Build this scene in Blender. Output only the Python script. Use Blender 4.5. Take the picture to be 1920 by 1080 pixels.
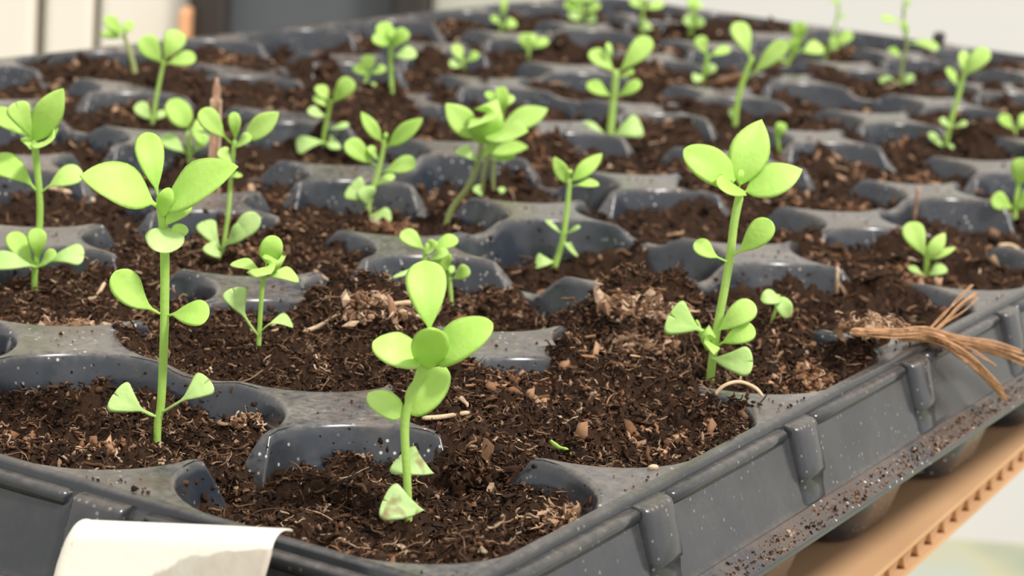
import bpy, bmesh, math, random
import numpy as np
from mathutils import Vector, Matrix

for o in list(bpy.data.objects): bpy.data.objects.remove(o, do_unlink=True)
SC = bpy.context.scene
COL = SC.collection
S = 0.043                      # one cell pitch of the tray in metres (12 x 6 cells)
# ------------------------------------------------------------------ camera
FPX = 4293.24
CAM = np.array([-4.30633, -2.45202, 1.88934])          # in cell pitches
YAW, PIT, ROL = 0.5025337, 0.2327360, 0.0852908
FW = np.array([math.cos(YAW)*math.cos(PIT), math.sin(YAW)*math.cos(PIT), -math.sin(PIT)])
_rt = np.array([math.sin(YAW), -math.cos(YAW), 0.0]); _up = np.cross(_rt, FW)
RT = math.cos(ROL)*_rt + math.sin(ROL)*_up
UP = -math.sin(ROL)*_rt + math.cos(ROL)*_up
FH = np.array([math.cos(YAW), math.sin(YAW), 0.0])     # horizontal heading
RH = np.array([math.sin(YAW), -math.cos(YAW), 0.0])
cd = bpy.data.cameras.new('camera'); cam = bpy.data.objects.new('camera', cd); COL.objects.link(cam)
cam.matrix_world = Matrix(((RT[0], UP[0], -FW[0], CAM[0]*S), (RT[1], UP[1], -FW[1], CAM[1]*S), (RT[2], UP[2], -FW[2], CAM[2]*S), (0, 0, 0, 1)))
cd.sensor_width = 36; cd.sensor_fit = 'HORIZONTAL'; cd.lens = FPX/1920*36
cd.clip_start = 0.01; cd.clip_end = 60
cd.dof.use_dof = True; cd.dof.focus_distance = 6.4*S; cd.dof.aperture_fstop = 50
SC.camera = cam
# ------------------------------------------------------------------ light
wd = bpy.data.worlds.new('daylight'); SC.world = wd; wd.use_nodes = True
bg = wd.node_tree.nodes['Background']; bg.inputs[0].default_value = (1.0, 0.985, 0.96, 1); bg.inputs[1].default_value = 0.85
sl = bpy.data.lights.new('sun', 'SUN'); so = bpy.data.objects.new('sun', sl); COL.objects.link(so)
sl.energy = 3.1; sl.angle = math.radians(9); sl.color = (1.0, 0.96, 0.9)
sdir = Vector(tuple(-0.38*FH + 0.44*RH + np.array([0, 0, 0.80])))
so.rotation_euler = sdir.to_track_quat('Z', 'Y').to_euler(); so.location = (0, 0, 3)
vs = SC.view_settings
vs.view_transform = 'Standard'; vs.look = 'None'; vs.gamma = 1; vs.use_curve_mapping = False; vs.exposure = 0.35

# ------------------------------------------------------------------ helpers
def ray(x, y): return FW + RT*(x-960)/FPX + UP*(540-y)/FPX
def at_z(x, y, z):
    d = ray(x, y); return CAM + d*((z-CAM[2])/d[2])
def at_u(x, y, u):
    d = ray(x, y); return CAM + d*((u-CAM[0])/d[0])
def at_v(x, y, v):
    d = ray(x, y); return CAM + d*((v-CAM[1])/d[1])
def at_plane(x, y, P, off=0.0):          # vertical plane through P facing the heading, off = towards camera
    d = ray(x, y); return CAM + d*(((P-CAM)@FH - off)/(d@FH))
def pix(P):
    d = P-CAM; z = d@FW; return np.array([960+FPX*(d@RT)/z, 540-FPX*(d@UP)/z]), z
def V(p): return Vector((p[0]*S, p[1]*S, p[2]*S))

def link(name, me, mat=None, parent=None):
    o = bpy.data.objects.new(name, me); COL.objects.link(o)
    if mat is not None and me is not None: me.materials.append(mat)
    if parent is not None: o.parent = parent
    return o
def empty(name, loc):
    o = bpy.data.objects.new(name, None); COL.objects.link(o); o.location = loc; o.empty_display_size = 0.01; return o
def tag(o, label=None, cat=None, group=None, kind=None):
    if label: o['label'] = label
    if cat: o['category'] = cat
    if group: o['group'] = group
    if kind: o['kind'] = kind
    return o
def mesh_np(name, verts, faces, smooth=True, nside=None):
    """verts (n,3) float metres; faces (m,k) int, all the same k"""
    me = bpy.data.meshes.new(name)
    verts = np.asarray(verts, np.float32); faces = np.asarray(faces, np.int32)
    k = faces.shape[1]; m = len(faces)
    me.vertices.add(len(verts)); me.vertices.foreach_set('co', verts.ravel())
    me.loops.add(m*k); me.loops.foreach_set('vertex_index', faces.ravel())
    me.polygons.add(m); me.polygons.foreach_set('loop_start', np.arange(m, dtype=np.int32)*k)
    me.polygons.foreach_set('use_smooth', np.full(m, smooth, bool))
    me.update(calc_edges=True); me.validate(); return me
def mesh_py(name, verts, faces, smooth=True):
    me = bpy.data.meshes.new(name); me.from_pydata([tuple(v) for v in verts], [], faces)
    for p in me.polygons: p.use_smooth = smooth
    me.update(); return me
def bevel_box(name, x0, x1, y0, y1, z0, z1, b=0.0, seg=2, M=None, smooth=False):
    bm = bmesh.new(); bmesh.ops.create_cube(bm, size=1)
    for v in bm.verts: v.co = Vector(((x0+x1)/2+v.co.x*(x1-x0), (y0+y1)/2+v.co.y*(y1-y0), (z0+z1)/2+v.co.z*(z1-z0)))
    if b > 0: bmesh.ops.bevel(bm, geom=bm.edges[:], offset=b, segments=seg, affect='EDGES', profile=0.5)
    if M is not None: bm.transform(M)
    me = bpy.data.meshes.new(name); bm.to_mesh(me); bm.free()
    for p in me.polygons: p.use_smooth = smooth
    return me
def catmull(P, n):
    P = np.asarray(P, float); Q = np.vstack([2*P[0]-P[1], P, 2*P[-1]-P[-2]]); out = []
    for i in range(len(P)-1):
        a, b, c, d = Q[i:i+4]
        for t in np.arange(n)/n:
            out.append(0.5*((2*b)+(-a+c)*t+(2*a-5*b+4*c-d)*t*t+(-a+3*b-3*c+d)*t**3))
    out.append(P[-1]); return np.array(out)
def tube_arrays(P, R, sides=8, flat=1.0):
    P = np.asarray(P, float); n = len(P); R = np.broadcast_to(R, (n,))
    T = np.gradient(P, axis=0); T /= np.linalg.norm(T, axis=1, keepdims=True)+1e-12
    ref = np.array([0.3, 0.5, 0.81]) if abs(T[0] @ np.array([0.3, 0.5, 0.81])) < 0.9 else np.array([1.0, 0, 0])
    vs_ = []; N = np.cross(T[0], ref); N /= np.linalg.norm(N)
    for i in range(n):
        N = N - T[i]*(N@T[i]); N /= np.linalg.norm(N)+1e-12; B = np.cross(T[i], N)
        for k in range(sides):
            a = 2*math.pi*k/sides
            vs_.append(P[i]+R[i]*(math.cos(a)*N+flat*math.sin(a)*B))
    f = []
    for i in range(n-1):
        for k in range(sides):
            k2 = (k+1) % sides
            f.append((i*sides+k, i*sides+k2, (i+1)*sides+k2, (i+1)*sides+k))
    caps = [tuple(range(sides))[::-1], tuple((n-1)*sides+k for k in range(sides))]
    return vs_, f, caps
def tube(name, P, R, sides=8, flat=1.0):
    v, f, c = tube_arrays(P, R, sides, flat); return mesh_py(name, v, f+c)

# numpy noise ------------------------------------------------------
_NT = {}
def vnoise(x, y, seed):
    if seed not in _NT: _NT[seed] = np.random.RandomState(seed).rand(256, 256)
    T = _NT[seed]
    xi = np.floor(x).astype(int); yi = np.floor(y).astype(int); fx = x-xi; fy = y-yi
    fx = fx*fx*(3-2*fx); fy = fy*fy*(3-2*fy)
    g = lambda a, b: T[a & 255, b & 255]
    return (g(xi, yi)*(1-fx)+g(xi+1, yi)*fx)*(1-fy)+(g(xi, yi+1)*(1-fx)+g(xi+1, yi+1)*fx)*fy

# ------------------------------------------------------------------ materials
def new_mat(name):
    m = bpy.data.materials.new(name); m.use_nodes = True; nt = m.node_tree
    return m, nt, nt.nodes['Principled BSDF']
def N(nt, t, **kw):
    n = nt.nodes.new(t)
    for k, v in kw.items(): setattr(n, k, v)
    return n
def ramp(nt, stops, interp='LINEAR'):
    r = N(nt, 'ShaderNodeValToRGB'); r.color_ramp.interpolation = interp
    e = r.color_ramp.elements
    while len(e) < len(stops): e.new(0.5)
    for el, (p, c) in zip(e, stops): el.position = p; el.color = (*c, 1) if len(c) == 3 else c
    return r
def noise(nt, scale, detail=3, rough=0.55, coord='Object'):
    tc = N(nt, 'ShaderNodeTexCoord'); n = N(nt, 'ShaderNodeTexNoise')
    n.inputs['Scale'].default_value = scale; n.inputs['Detail'].default_value = detail; n.inputs['Roughness'].default_value = rough
    nt.links.new(tc.outputs[coord], n.inputs['Vector']); return n
def mixrgb(nt, fac, a, b, mode='MIX'):
    m = N(nt, 'ShaderNodeMix', data_type='RGBA', blend_type=mode); L = nt.links
    for sock, val in ((m.inputs[0], fac), (m.inputs[6], a), (m.inputs[7], b)):
        if hasattr(val, 'is_output'): L.new(val, sock)
        elif isinstance(val, (int, float)): sock.default_value = val
        else: sock.default_value = (*val, 1)
    return m.outputs[2]
def math_n(nt, op, a, b=None):
    m = N(nt, 'ShaderNodeMath', operation=op)
    for s_, v in ((m.inputs[0], a), (m.inputs[1], b)):
        if v is None: continue
        if hasattr(v, 'is_output'): nt.links.new(v, s_)
        else: s_.default_value = v
    return m.outputs[0]
def simple_mat(name, col, rough=0.6, var=0.15, scale=40, bump=0.0, spec=0.5):
    m, nt, b = new_mat(name); n = noise(nt, scale)
    r = ramp(nt, [(0.3, tuple(c*(1-var) for c in col)), (0.7, tuple(min(1, c*(1+var)) for c in col))])
    nt.links.new(n.outputs['Fac'], r.inputs[0]); nt.links.new(r.outputs[0], b.inputs['Base Color'])
    b.inputs['Roughness'].default_value = rough; b.inputs['Specular IOR Level'].default_value = spec
    if bump:
        bp = N(nt, 'ShaderNodeBump'); bp.inputs['Strength'].default_value = bump; bp.inputs['Distance'].default_value = 0.001
        nt.links.new(n.outputs['Fac'], bp.inputs['Height']); nt.links.new(bp.outputs[0], b.inputs['Normal'])
    return m

def plastic_mat(name, dirt=0.5, dirtcol=(0.31, 0.27, 0.23), base=(0.018, 0.024, 0.035), speck=0.8):
    m, nt, b = new_mat(name); L = nt.links
    n1 = noise(nt, 90, 4); n2 = noise(nt, 700, 3, 0.7)
    col = mixrgb(nt, n1.outputs['Fac'], tuple(c*0.8 for c in base), tuple(c*1.25 for c in base))
    geo = N(nt, 'ShaderNodeNewGeometry'); sep = N(nt, 'ShaderNodeSeparateXYZ'); L.new(geo.outputs['Normal'], sep.inputs[0])
    up = N(nt, 'ShaderNodeMapRange'); up.inputs[1].default_value = 0.25; up.inputs[2].default_value = 0.95; L.new(sep.outputs[2], up.inputs[0])
    # settled dust: broad patches broken up by fine grain
    a = math_n(nt, 'MULTIPLY', n1.outputs['Fac'], n2.outputs['Fac'])
    dr = ramp(nt, [(0.12, (0, 0, 0)), (0.42, (1, 1, 1))]); L.new(a, dr.inputs[0])
    d1 = math_n(nt, 'MULTIPLY', dr.outputs[0], up.outputs[0]); d2 = math_n(nt, 'MULTIPLY', d1, dirt)
    film = ramp(nt, [(0.42, (0.02, 0.02, 0.02)), (0.70, (0.17, 0.17, 0.17))]); n5 = noise(nt, 120, 4, 0.7); L.new(n5.outputs['Fac'], film.inputs[0]); thin = math_n(nt, 'ADD', d2, math_n(nt, 'MULTIPLY', film.outputs[0], dirt))
    col = mixrgb(nt, thin, col, dirtcol)
    # brown soil film smeared over the flat tops
    n4 = noise(nt, 70, 5, 0.7); sm = ramp(nt, [(0.46, (0, 0, 0)), (0.60, (1, 1, 1))]); L.new(n4.outputs['Fac'], sm.inputs[0])
    col = mixrgb(nt, math_n(nt, 'MULTIPLY', math_n(nt, 'MULTIPLY', sm.outputs[0], up.outputs[0]), 0.75*dirt), col, (0.085, 0.052, 0.034))
    # pale mineral specks
    tc = N(nt, 'ShaderNodeTexCoord'); vo = N(nt, 'ShaderNodeTexVoronoi'); vo.inputs['Scale'].default_value = 1000
    L.new(tc.outputs['Object'], vo.inputs['Vector'])
    n3 = noise(nt, 55, 2)
    sp = ramp(nt, [(0.14, (1, 1, 1)), (0.26, (0, 0, 0))]); L.new(vo.outputs['Distance'], sp.inputs[0])
    gate = ramp(nt, [(0.46, (0, 0, 0)), (0.62, (1, 1, 1))]); L.new(n3.outputs['Fac'], gate.inputs[0])
    vc = N(nt, 'ShaderNodeSeparateColor'); L.new(vo.outputs['Color'], vc.inputs[0])
    sel = math_n(nt, 'GREATER_THAN', vc.outputs[0], 0.6)
    k = math_n(nt, 'MULTIPLY', math_n(nt, 'MULTIPLY', sp.outputs[0], gate.outputs[0]), math_n(nt, 'MULTIPLY', sel, speck))
    col = mixrgb(nt, k, col, (0.75, 0.72, 0.66))
    L.new(col, b.inputs['Base Color'])
    rr = N(nt, 'ShaderNodeMapRange'); rr.inputs[3].default_value = 0.19; rr.inputs[4].default_value = 0.6; L.new(d2, rr.inputs[0]); L.new(rr.outputs[0], b.inputs['Roughness'])
    b.inputs['Specular IOR Level'].default_value = 0.55
    bp = N(nt, 'ShaderNodeBump'); bp.inputs['Strength'].default_value = 0.08; bp.inputs['Distance'].default_value = 0.0006
    L.new(n1.outputs['Fac'], bp.inputs['Height']); L.new(bp.outputs[0], b.inputs['Normal'])
    return m
M_TRAY = plastic_mat('tray_plastic', 0.66)
M_SKIRT = plastic_mat('tray_side_plastic', 0.28, speck=0.18, base=(0.020, 0.023, 0.028))
M_FLANGE = plastic_mat('tray_flange_dusty', 0.9, (0.13, 0.10, 0.08), speck=0.8)

def island_mat(name, stops, rough=0.9):
    m, nt, b = new_mat(name); g = N(nt, 'ShaderNodeNewGeometry')
    r = ramp(nt, stops); nt.links.new(g.outputs['Random Per Island'], r.inputs[0])
    n = noise(nt, 900, 2); c = mixrgb(nt, 0.75, r.outputs[0], n.outputs['Fac'], 'MULTIPLY')
    c2 = mixrgb(nt, 1.0, c, (1.55, 1.55, 1.55), 'MULTIPLY')
    nt.links.new(c2, b.inputs['Base Color']); b.inputs['Roughness'].default_value = rough; b.inputs['Specular IOR Level'].default_value = 0.2
    return m
DK = [(0.0, (0.012, 0.0060, 0.0035)), (0.50, (0.040, 0.0190, 0.0100)), (0.78, (0.092, 0.044, 0.023)), (0.93, (0.15, 0.082, 0.046)), (1.0, (0.36, 0.24, 0.15))]
M_CRUMB = island_mat('peat_crumbs', DK)
M_FIBRE = island_mat('peat_fibres', [(0.0, (0.016, 0.008, 0.0045)), (0.50, (0.058, 0.028, 0.0145)), (0.80, (0.150, 0.078, 0.042)), (0.94, (0.27, 0.165, 0.10)), (1.0, (0.48, 0.35, 0.24))])
def soil_mat():
    m, nt, b = new_mat('peat_soil'); L = nt.links
    n1 = noise(nt, 260, 6, 0.7); n2 = noise(nt, 900, 4, 0.7); n3 = noise(nt, 40, 3)
    r = ramp(nt, [(0.32, (0.007, 0.004, 0.0024)), (0.50, (0.024, 0.0125, 0.007)), (0.64, (0.070, 0.037, 0.021)), (0.78, (0.19, 0.11, 0.064))])
    mx = math_n(nt, 'ADD', math_n(nt, 'MULTIPLY', n1.outputs['Fac'], 0.55), math_n(nt, 'MULTIPLY', n2.outputs['Fac'], 0.45)); L.new(mx, r.inputs[0])
    c = mixrgb(nt, n3.outputs['Fac'], r.outputs[0], (0.036, 0.0185, 0.0105)); L.new(c, b.inputs['Base Color'])
    b.inputs['Roughness'].default_value = 0.95; b.inputs['Specular IOR Level'].default_value = 0.15
    bp = N(nt, 'ShaderNodeBump'); bp.inputs['Strength'].default_value = 0.9; bp.inputs['Distance'].default_value = 0.0012
    L.new(mx, bp.inputs['Height']); L.new(bp.outputs[0], b.inputs['Normal']); return m
M_SOIL = soil_mat()

def leaf_mat(name, c1, c2, spots=0.0):
    m, nt, b = new_mat(name); L = nt.links
    oi = N(nt, 'ShaderNodeObjectInfo'); n = noise(nt, 220, 3); n2 = noise(nt, 1400, 2)
    col = mixrgb(nt, oi.outputs['Random'], c1, c2)
    r = ramp(nt, [(0.3, (0.86, 0.91, 0.76)), (0.7, (1.0, 1.0, 1.0))]); L.new(n.outputs['Fac'], r.inputs[0])
    col = mixrgb(nt, 1.0, col, r.outputs[0], 'MULTIPLY')
    if spots:
        n3 = noise(nt, 330, 2); g = ramp(nt, [(0.53, (0, 0, 0)), (0.62, (1, 1, 1))]); L.new(n3.outputs['Fac'], g.inputs[0])
        col = mixrgb(nt, math_n(nt, 'MULTIPLY', g.outputs[0], spots), col, (0.30, 0.17, 0.07))
    L.new(col, b.inputs['Base Color']); b.inputs['Roughness'].default_value = 0.5; b.inputs['Specular IOR Level'].default_value = 0.35
    bp = N(nt, 'ShaderNodeBump'); bp.inputs['Strength'].default_value = 0.2; bp.inputs['Distance'].default_value = 0.0004
    L.new(n2.outputs['Fac'], bp.inputs['Height']); L.new(bp.outputs[0], b.inputs['Normal'])
    tr = N(nt, 'ShaderNodeBsdfTranslucent'); L.new(col, tr.inputs[0])
    mx = N(nt, 'ShaderNodeMixShader'); mx.inputs[0].default_value = 0.38
    L.new(b.outputs[0], mx.inputs[1]); L.new(tr.outputs[0], mx.inputs[2]); L.new(mx.outputs[0], nt.nodes['Material Output'].inputs[0])
    return m
M_LEAF = leaf_mat('seedling_leaf', (0.58, 0.84, 0.20), (0.68, 0.90, 0.29))
M_SEED = leaf_mat('seed_leaf_pale', (0.62, 0.84, 0.32), (0.68, 0.87, 0.38))
M_SPOT = leaf_mat('seed_leaf_spotted', (0.64, 0.82, 0.38), (0.66, 0.84, 0.42), 0.8)
M_STEM = leaf_mat('seedling_stem', (0.52, 0.76, 0.18), (0.60, 0.80, 0.25))
M_STEMP = leaf_mat('pale_stem', (0.46, 0.52, 0.22), (0.52, 0.55, 0.26))
M_WOOD = simple_mat('dark_stick_bark', (0.36, 0.21, 0.13), 0.8, 0.5, 260, 0.5)
M_COIR = island_mat('coir_strands', [(0, (0.20, 0.095, 0.04)), (0.5, (0.40, 0.21, 0.10)), (1, (0.66, 0.44, 0.27))], 0.7)
M_CHIP = simple_mat('pale_wood_chip', (0.55, 0.40, 0.27), 0.8, 0.3, 300, 0.4)
M_STRAW = simple_mat('straw', (0.58, 0.42, 0.26), 0.7, 0.3, 300, 0.3)

# ------------------------------------------------------------------ setting: floor, wall, panels
WD = 1.25/S                         # wall distance along the heading, in pitches
FLZ = -0.34/S
def wall_pt(x, h, fwd=0.0):          # x = pixel column, h = height in pitches
    lat = (x-960)/FPX*WD*1.0
    return CAM*np.array([1, 1, 0])+FH*(WD-fwd)+RH*lat+np.array([0, 0, h])
def wall_slab(name, x0, x1, h0, h1, t0, t1, mat, b=0.0):
    """box on the back wall; t0..t1 = depth range towards the camera in pitches"""
    o = CAM*np.array([1, 1, 0]); M = Matrix(((RH[0], FH[0], 0, o[0]*S), (RH[1], FH[1], 0, o[1]*S), (0, 0, 1, 0), (0, 0, 0, 1)))
    f = WD/FPX
    return link(name, bevel_box(name, (x0-960)*f*S, (x1-960)*f*S, (WD-t1)*S, (WD-t0)*S, h0*S, h1*S, b, 2, M), mat)
M_WHITE = simple_mat('white_wall_paint', (0.62, 0.605, 0.595), 0.7, 0.02, 3)
M_CREAM = simple_mat('cream_panel_paint', (0.74, 0.69, 0.61), 0.5, 0.02, 4)
M_GAP = simple_mat('grey_groove', (0.52, 0.48, 0.42), 0.7, 0.1, 10)
M_SLATE = simple_mat('slate_grey_panel', (0.085, 0.092, 0.105), 0.5, 0.08, 6)
M_BLACK = simple_mat('dark_brown_frame', (0.028, 0.022, 0.019), 0.5, 0.1, 8)
M_SAGE = simple_mat('pale_sage_board', (0.50, 0.50, 0.43), 0.7, 0.06, 6)
M_ORANGE = simple_mat('orange_edge', (0.72, 0.36, 0.18), 0.6, 0.1, 20)
def floor_mat():
    m, nt, b = new_mat('pale_floor'); n = noise(nt, 9, 2); r = ramp(nt, [(0.35, (0.235, 0.27, 0.205)), (0.5, (0.36, 0.35, 0.235)), (0.68, (0.33, 0.36, 0.315))])
    nt.links.new(n.outputs['Fac'], r.inputs[0]); nt.links.new(r.outputs[0], b.inputs['Base Color']); b.inputs['Roughness'].default_value = 0.6; return m
fl = link('floor', bevel_box('floor', -2.5, 4.0, -3.0, 3.5, FLZ*S-0.03, FLZ*S), floor_mat()); tag(fl, 'pale greenish cream floor far below the cardboard', 'floor', kind='structure')
w = wall_slab('wall_back', -5200, 6500, FLZ, 26, -1.5, 0, M_WHITE); tag(w, 'plain white wall behind the far right of the tray', 'wall', kind='structure')
k = 0
for x0, x1 in ((-520, -300), (-290, -170), (-160, 38), (56, 146), (158, 326)):
    k += 1
    p = wall_slab('trim_%d' % k, x0, x1, FLZ, 22, 0.0, 0.55, M_CREAM, 0.004)
    tag(p, ['cream upright wall board furthest left outside the view', 'cream upright wall board second from left', 'wide cream wall board at the left frame edge', 'narrow cream wall board between two grey grooves', 'cream wall board next to the dark door'][k-1], 'wall panel', kind='structure')
g = wall_slab('trim_6', -540, 336, FLZ, 22, -0.1, 0.12, M_GAP); tag(g, 'grey backing seen in the grooves between cream boards', 'wall panel', kind='structure')
d = wall_slab('door_1', 338, 764, FLZ, 24, 0.0, 0.4, M_SLATE, 0.003); tag(d, 'dark slate grey door behind the tray', 'door', kind='structure')
for x0, x1 in ((338, 400), (700, 764)):
    q = wall_slab('door_frame', x0, x1, FLZ, 24, 0.4, 0.9, M_BLACK, 0.004); q.parent = d
sg = wall_slab('trim_7', 766, 960, FLZ, 22, 0.0, 0.5, M_SAGE, 0.004); tag(sg, 'pale sage grey wall board right of the dark door', 'wall panel', kind='structure')
dB = ray(330, 14)
og = wall_slab('orange_batten', 324, 341, FLZ, CAM[2]+dB[2]/(dB@FH)*(WD-1.2), 0.95, 1.4, M_ORANGE, 0.002)
tag(og, 'thin orange upright batten at the edge of the dark door', 'batten')

# ------------------------------------------------------------------ table and cardboard
CUPZ = -0.86
bt = (CUPZ-0.13)
M_TABLE = simple_mat('table_wood', (0.30, 0.22, 0.15), 0.7, 0.2, 20)
tb = empty('low_table', V((6, 3.4, FLZ))); tag(tb, 'low wooden table carrying the cardboard and tray', 'table')
def child_box(name, x0, x1, y0, y1, z0, z1, mat, par, b=0.0):
    o = link(name, bevel_box(name, x0*S, x1*S, y0*S, y1*S, z0*S, z1*S, b), mat, par); o.matrix_parent_inverse = Matrix.Translation(-par.location); return o
child_box('table_top', 2.2, 11.6, 1.9, 6.0, bt-0.5, bt, M_TABLE, tb, 0.002)
for x in (2.6, 10.6):
    for y in (4.0, 5.3): child_box('leg', x, x+0.5, y, y+0.5, FLZ, bt-0.5, M_TABLE, tb, 0.002)
def card_mat():
    m, nt, b = new_mat('cardboard'); n = noise(nt, 25, 4); r = ramp(nt, [(0.3, (0.48, 0.27, 0.135)), (0.7, (0.60, 0.36, 0.19))])
    nt.links.new(n.outputs['Fac'], r.inputs[0]); nt.links.new(r.outputs[0], b.inputs['Base Color']); b.inputs['Roughness'].default_value = 0.85; return m
M_CARD = card_mat()
ce = empty('cardboard_sheet', V((3.16, 0.055, bt))); tag(ce, 'tan corrugated cardboard sheet under the tray', 'cardboard')
X0, X1, Y0, Y1 = 0.3, 12.2, 0.055, 6.0
YE0 = Y0
child_box('bottom_liner', X0, X1, YE0, Y1, bt, bt+0.022, M_CARD, ce)
child_box('top_liner', X0, X1, YE0, Y1, CUPZ-0.025, CUPZ-0.003, M_CARD, ce)
# corrugated core: a wave running along the visible edge
us = np.arange(X0+0.02, X1-0.02, 0.018); zz = bt+0.022+(CUPZ-0.025-bt-0.022)*(0.5+0.5*np.sin(us*2*math.pi/0.17))
nv = len(us); vv = np.zeros((nv*2, 3)); vv[:nv] = np.c_[us, np.full(nv, YE0+0.012), zz]; vv[nv:] = np.c_[us, np.full(nv, YE0+1.0), zz]
ff = np.c_[np.arange(nv-1), np.arange(1, nv), nv+np.arange(1, nv), nv+np.arange(nv-1)]
core = link('fluted_core', mesh_np('fluted_core', vv*S, ff), M_CARD, ce); core.matrix_parent_inverse = Matrix.Translation(-ce.location); ce.rotation_euler = (0, 0, math.radians(2.7))

# ------------------------------------------------------------------ tray
NU, NV = 12, 6
rnd = random.Random(7)
level = {}
for i in range(NU):
    for j in range(NV): level[i, j] = -rnd.uniform(0.06, 0.17)
level.update({(0, 0): -0.13, (0, 1): -0.13, (1, 0): -0.045, (1, 1): -0.05, (2, 0): -0.06, (2, 1): -0.14, (1, 2): -0.10, (2, 2): -0.10,
              (3, 0): -0.10, (3, 1): -0.19, (3, 2): -0.13, (4, 0): -0.09, (4, 1): -0.13, (3, 3): -0.14, (0, 2): -0.2, (2, 3): -0.14, (4, 2): -0.16, (4, 3): -0.17})
notchd = {}
for i in range(NU+1):
    for j in range(NV):            # wall on line u=i beside cell column j
        notchd['u', i, j] = 0.0 if i in (0, NU) else (rnd.uniform(0.11, 0.19) if rnd.random() < 0.72 else rnd.uniform(0.02, 0.07))
for j in range(NV+1):
    for i in range(NU):            # wall on line v=j along cell row i
        notchd['v', i, j] = 0.0 if j in (0, NV) else (rnd.uniform(0.11, 0.19) if rnd.random() < 0.72 else rnd.uniform(0.02, 0.07))
notchd['u', 1, 1] = 0.02; notchd['u', 3, 1] = 0.10; notchd['v', 0, 1] = 0.20; notchd['u', 1, 0] = 0.19
HALF, CR = 0.487, 0.33
def rsq(a):                        # rounded square radius along direction a
    c, s = abs(math.cos(a)), abs(math.sin(a))
    if s > c: c, s = s, c
    # flat side
    t = HALF/c
    if t*s <= HALF-CR: base = t
    else:
        cx = cy = HALF-CR          # ray / arc intersection
        bq = c*cx+s*cy; cc = cx*cx+cy*cy-CR*CR
        base = bq+math.sqrt(max(bq*bq-cc, 0))
    return base
NA = 96
ANG = [2*math.pi*(k+0.5)/NA for k in range(NA)]
def sstep(x): x = min(max(x, 0), 1); return x*x*(3-2*x)
def taper(z): return 1.0-0.42*((-z)/0.86)**0.95
ZR = [0.0, -0.003, -0.012, -0.03, -0.07, -0.13, -0.2, -0.28, -0.37, -0.47, -0.58, -0.70, -0.79, -0.835, -0.855, -0.86]
def make_cell(i, j):
    vs_ = []; rings = []
    def notch(a):
        c, s = math.cos(a), math.sin(a); m = max(abs(c), abs(s)); x, y = 0.5*c/m, 0.5*s/m
        if abs(c) >= abs(s): d = notchd['u', i+1, j] if c > 0 else notchd['u', i, j]; t = abs(y)
        else: d = notchd['v', i, j+1] if s > 0 else notchd['v', i, j]; t = abs(x)
        return d*(1-sstep((t-0.045)/0.12))
    # outer square ring, one intermediate ring, then the cup
    for kind in ('S', 'M', 'L')+tuple(range(len(ZR))):
        ring = []
        for a in ANG:
            c, s = math.cos(a), math.sin(a); m = max(abs(c), abs(s)); Rs = 0.5/m; Ro = rsq(a); n = notch(a)
            if kind == 'S': r, z = Rs, -n
            elif kind == 'M': r, z = Rs*0.45+Ro*0.55*taper(-n), -n
            elif kind == 'L': g = Rs-Ro*taper(-n); r, z = Ro*taper(-n)+min(0.02, 0.3*g), -n
            else:
                z0 = ZR[kind]; z = -n+z0*(0.86-n)/0.86; r = Ro*taper(z)
                if kind == 0: r += 0.008*min(1, (Rs-Ro)/0.03+0.3); 
                if kind == 1: r += 0.003
                if kind >= 12: r *= (0.985, 0.95, 0.88, 0.75)[kind-12]
            ring.append(len(vs_)); vs_.append(((i+0.5+r*c)*S, (j+0.5+r*s)*S, z*S))
        rings.append(ring)
    f = []
    for A, B in zip(rings[:-1], rings[1:]):
        for k in range(NA):
            k2 = (k+1) % NA; f.append((A[k], A[k2], B[k2], B[k]))
    ctr = len(vs_); vs_.append(((i+0.5)*S, (j+0.5)*S, -0.86*S)); last = rings[-1]
    f += [(last[k], last[(k+1) % NA], ctr) for k in range(NA)]
    # square corners of the web
    for q in range(4):
        a = math.pi/4+q*math.pi/2; cx, cy = 0.5*math.copysign(1, math.cos(a)), 0.5*math.copysign(1, math.sin(a))
        k = int(round((a/(2*math.pi))*NA-0.5)) ; k0 = int(math.floor(a/(2*math.pi)*NA-0.5)) % NA
        cv = len(vs_); vs_.append(((i+0.5+cx)*S, (j+0.5+cy)*S, 0.0)); f.append((rings[0][k0], cv, rings[0][(k0+1) % NA]))
    me = mesh_py('cell', vs_, f); return me
tray = empty('seed_tray', V((6, 3, CUPZ))); tag(tray, 'black plastic seed tray with rows of soil-filled cells', 'seed tray')
TI = Matrix.Translation(-tray.location)
def tpart(name, me, mat, par=tray):
    o = link(name, me, mat, par)
    o.matrix_parent_inverse = TI
    return o
for i in range(NU):
    for j in range(NV): tpart('cell', make_cell(i, j), M_TRAY)

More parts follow.
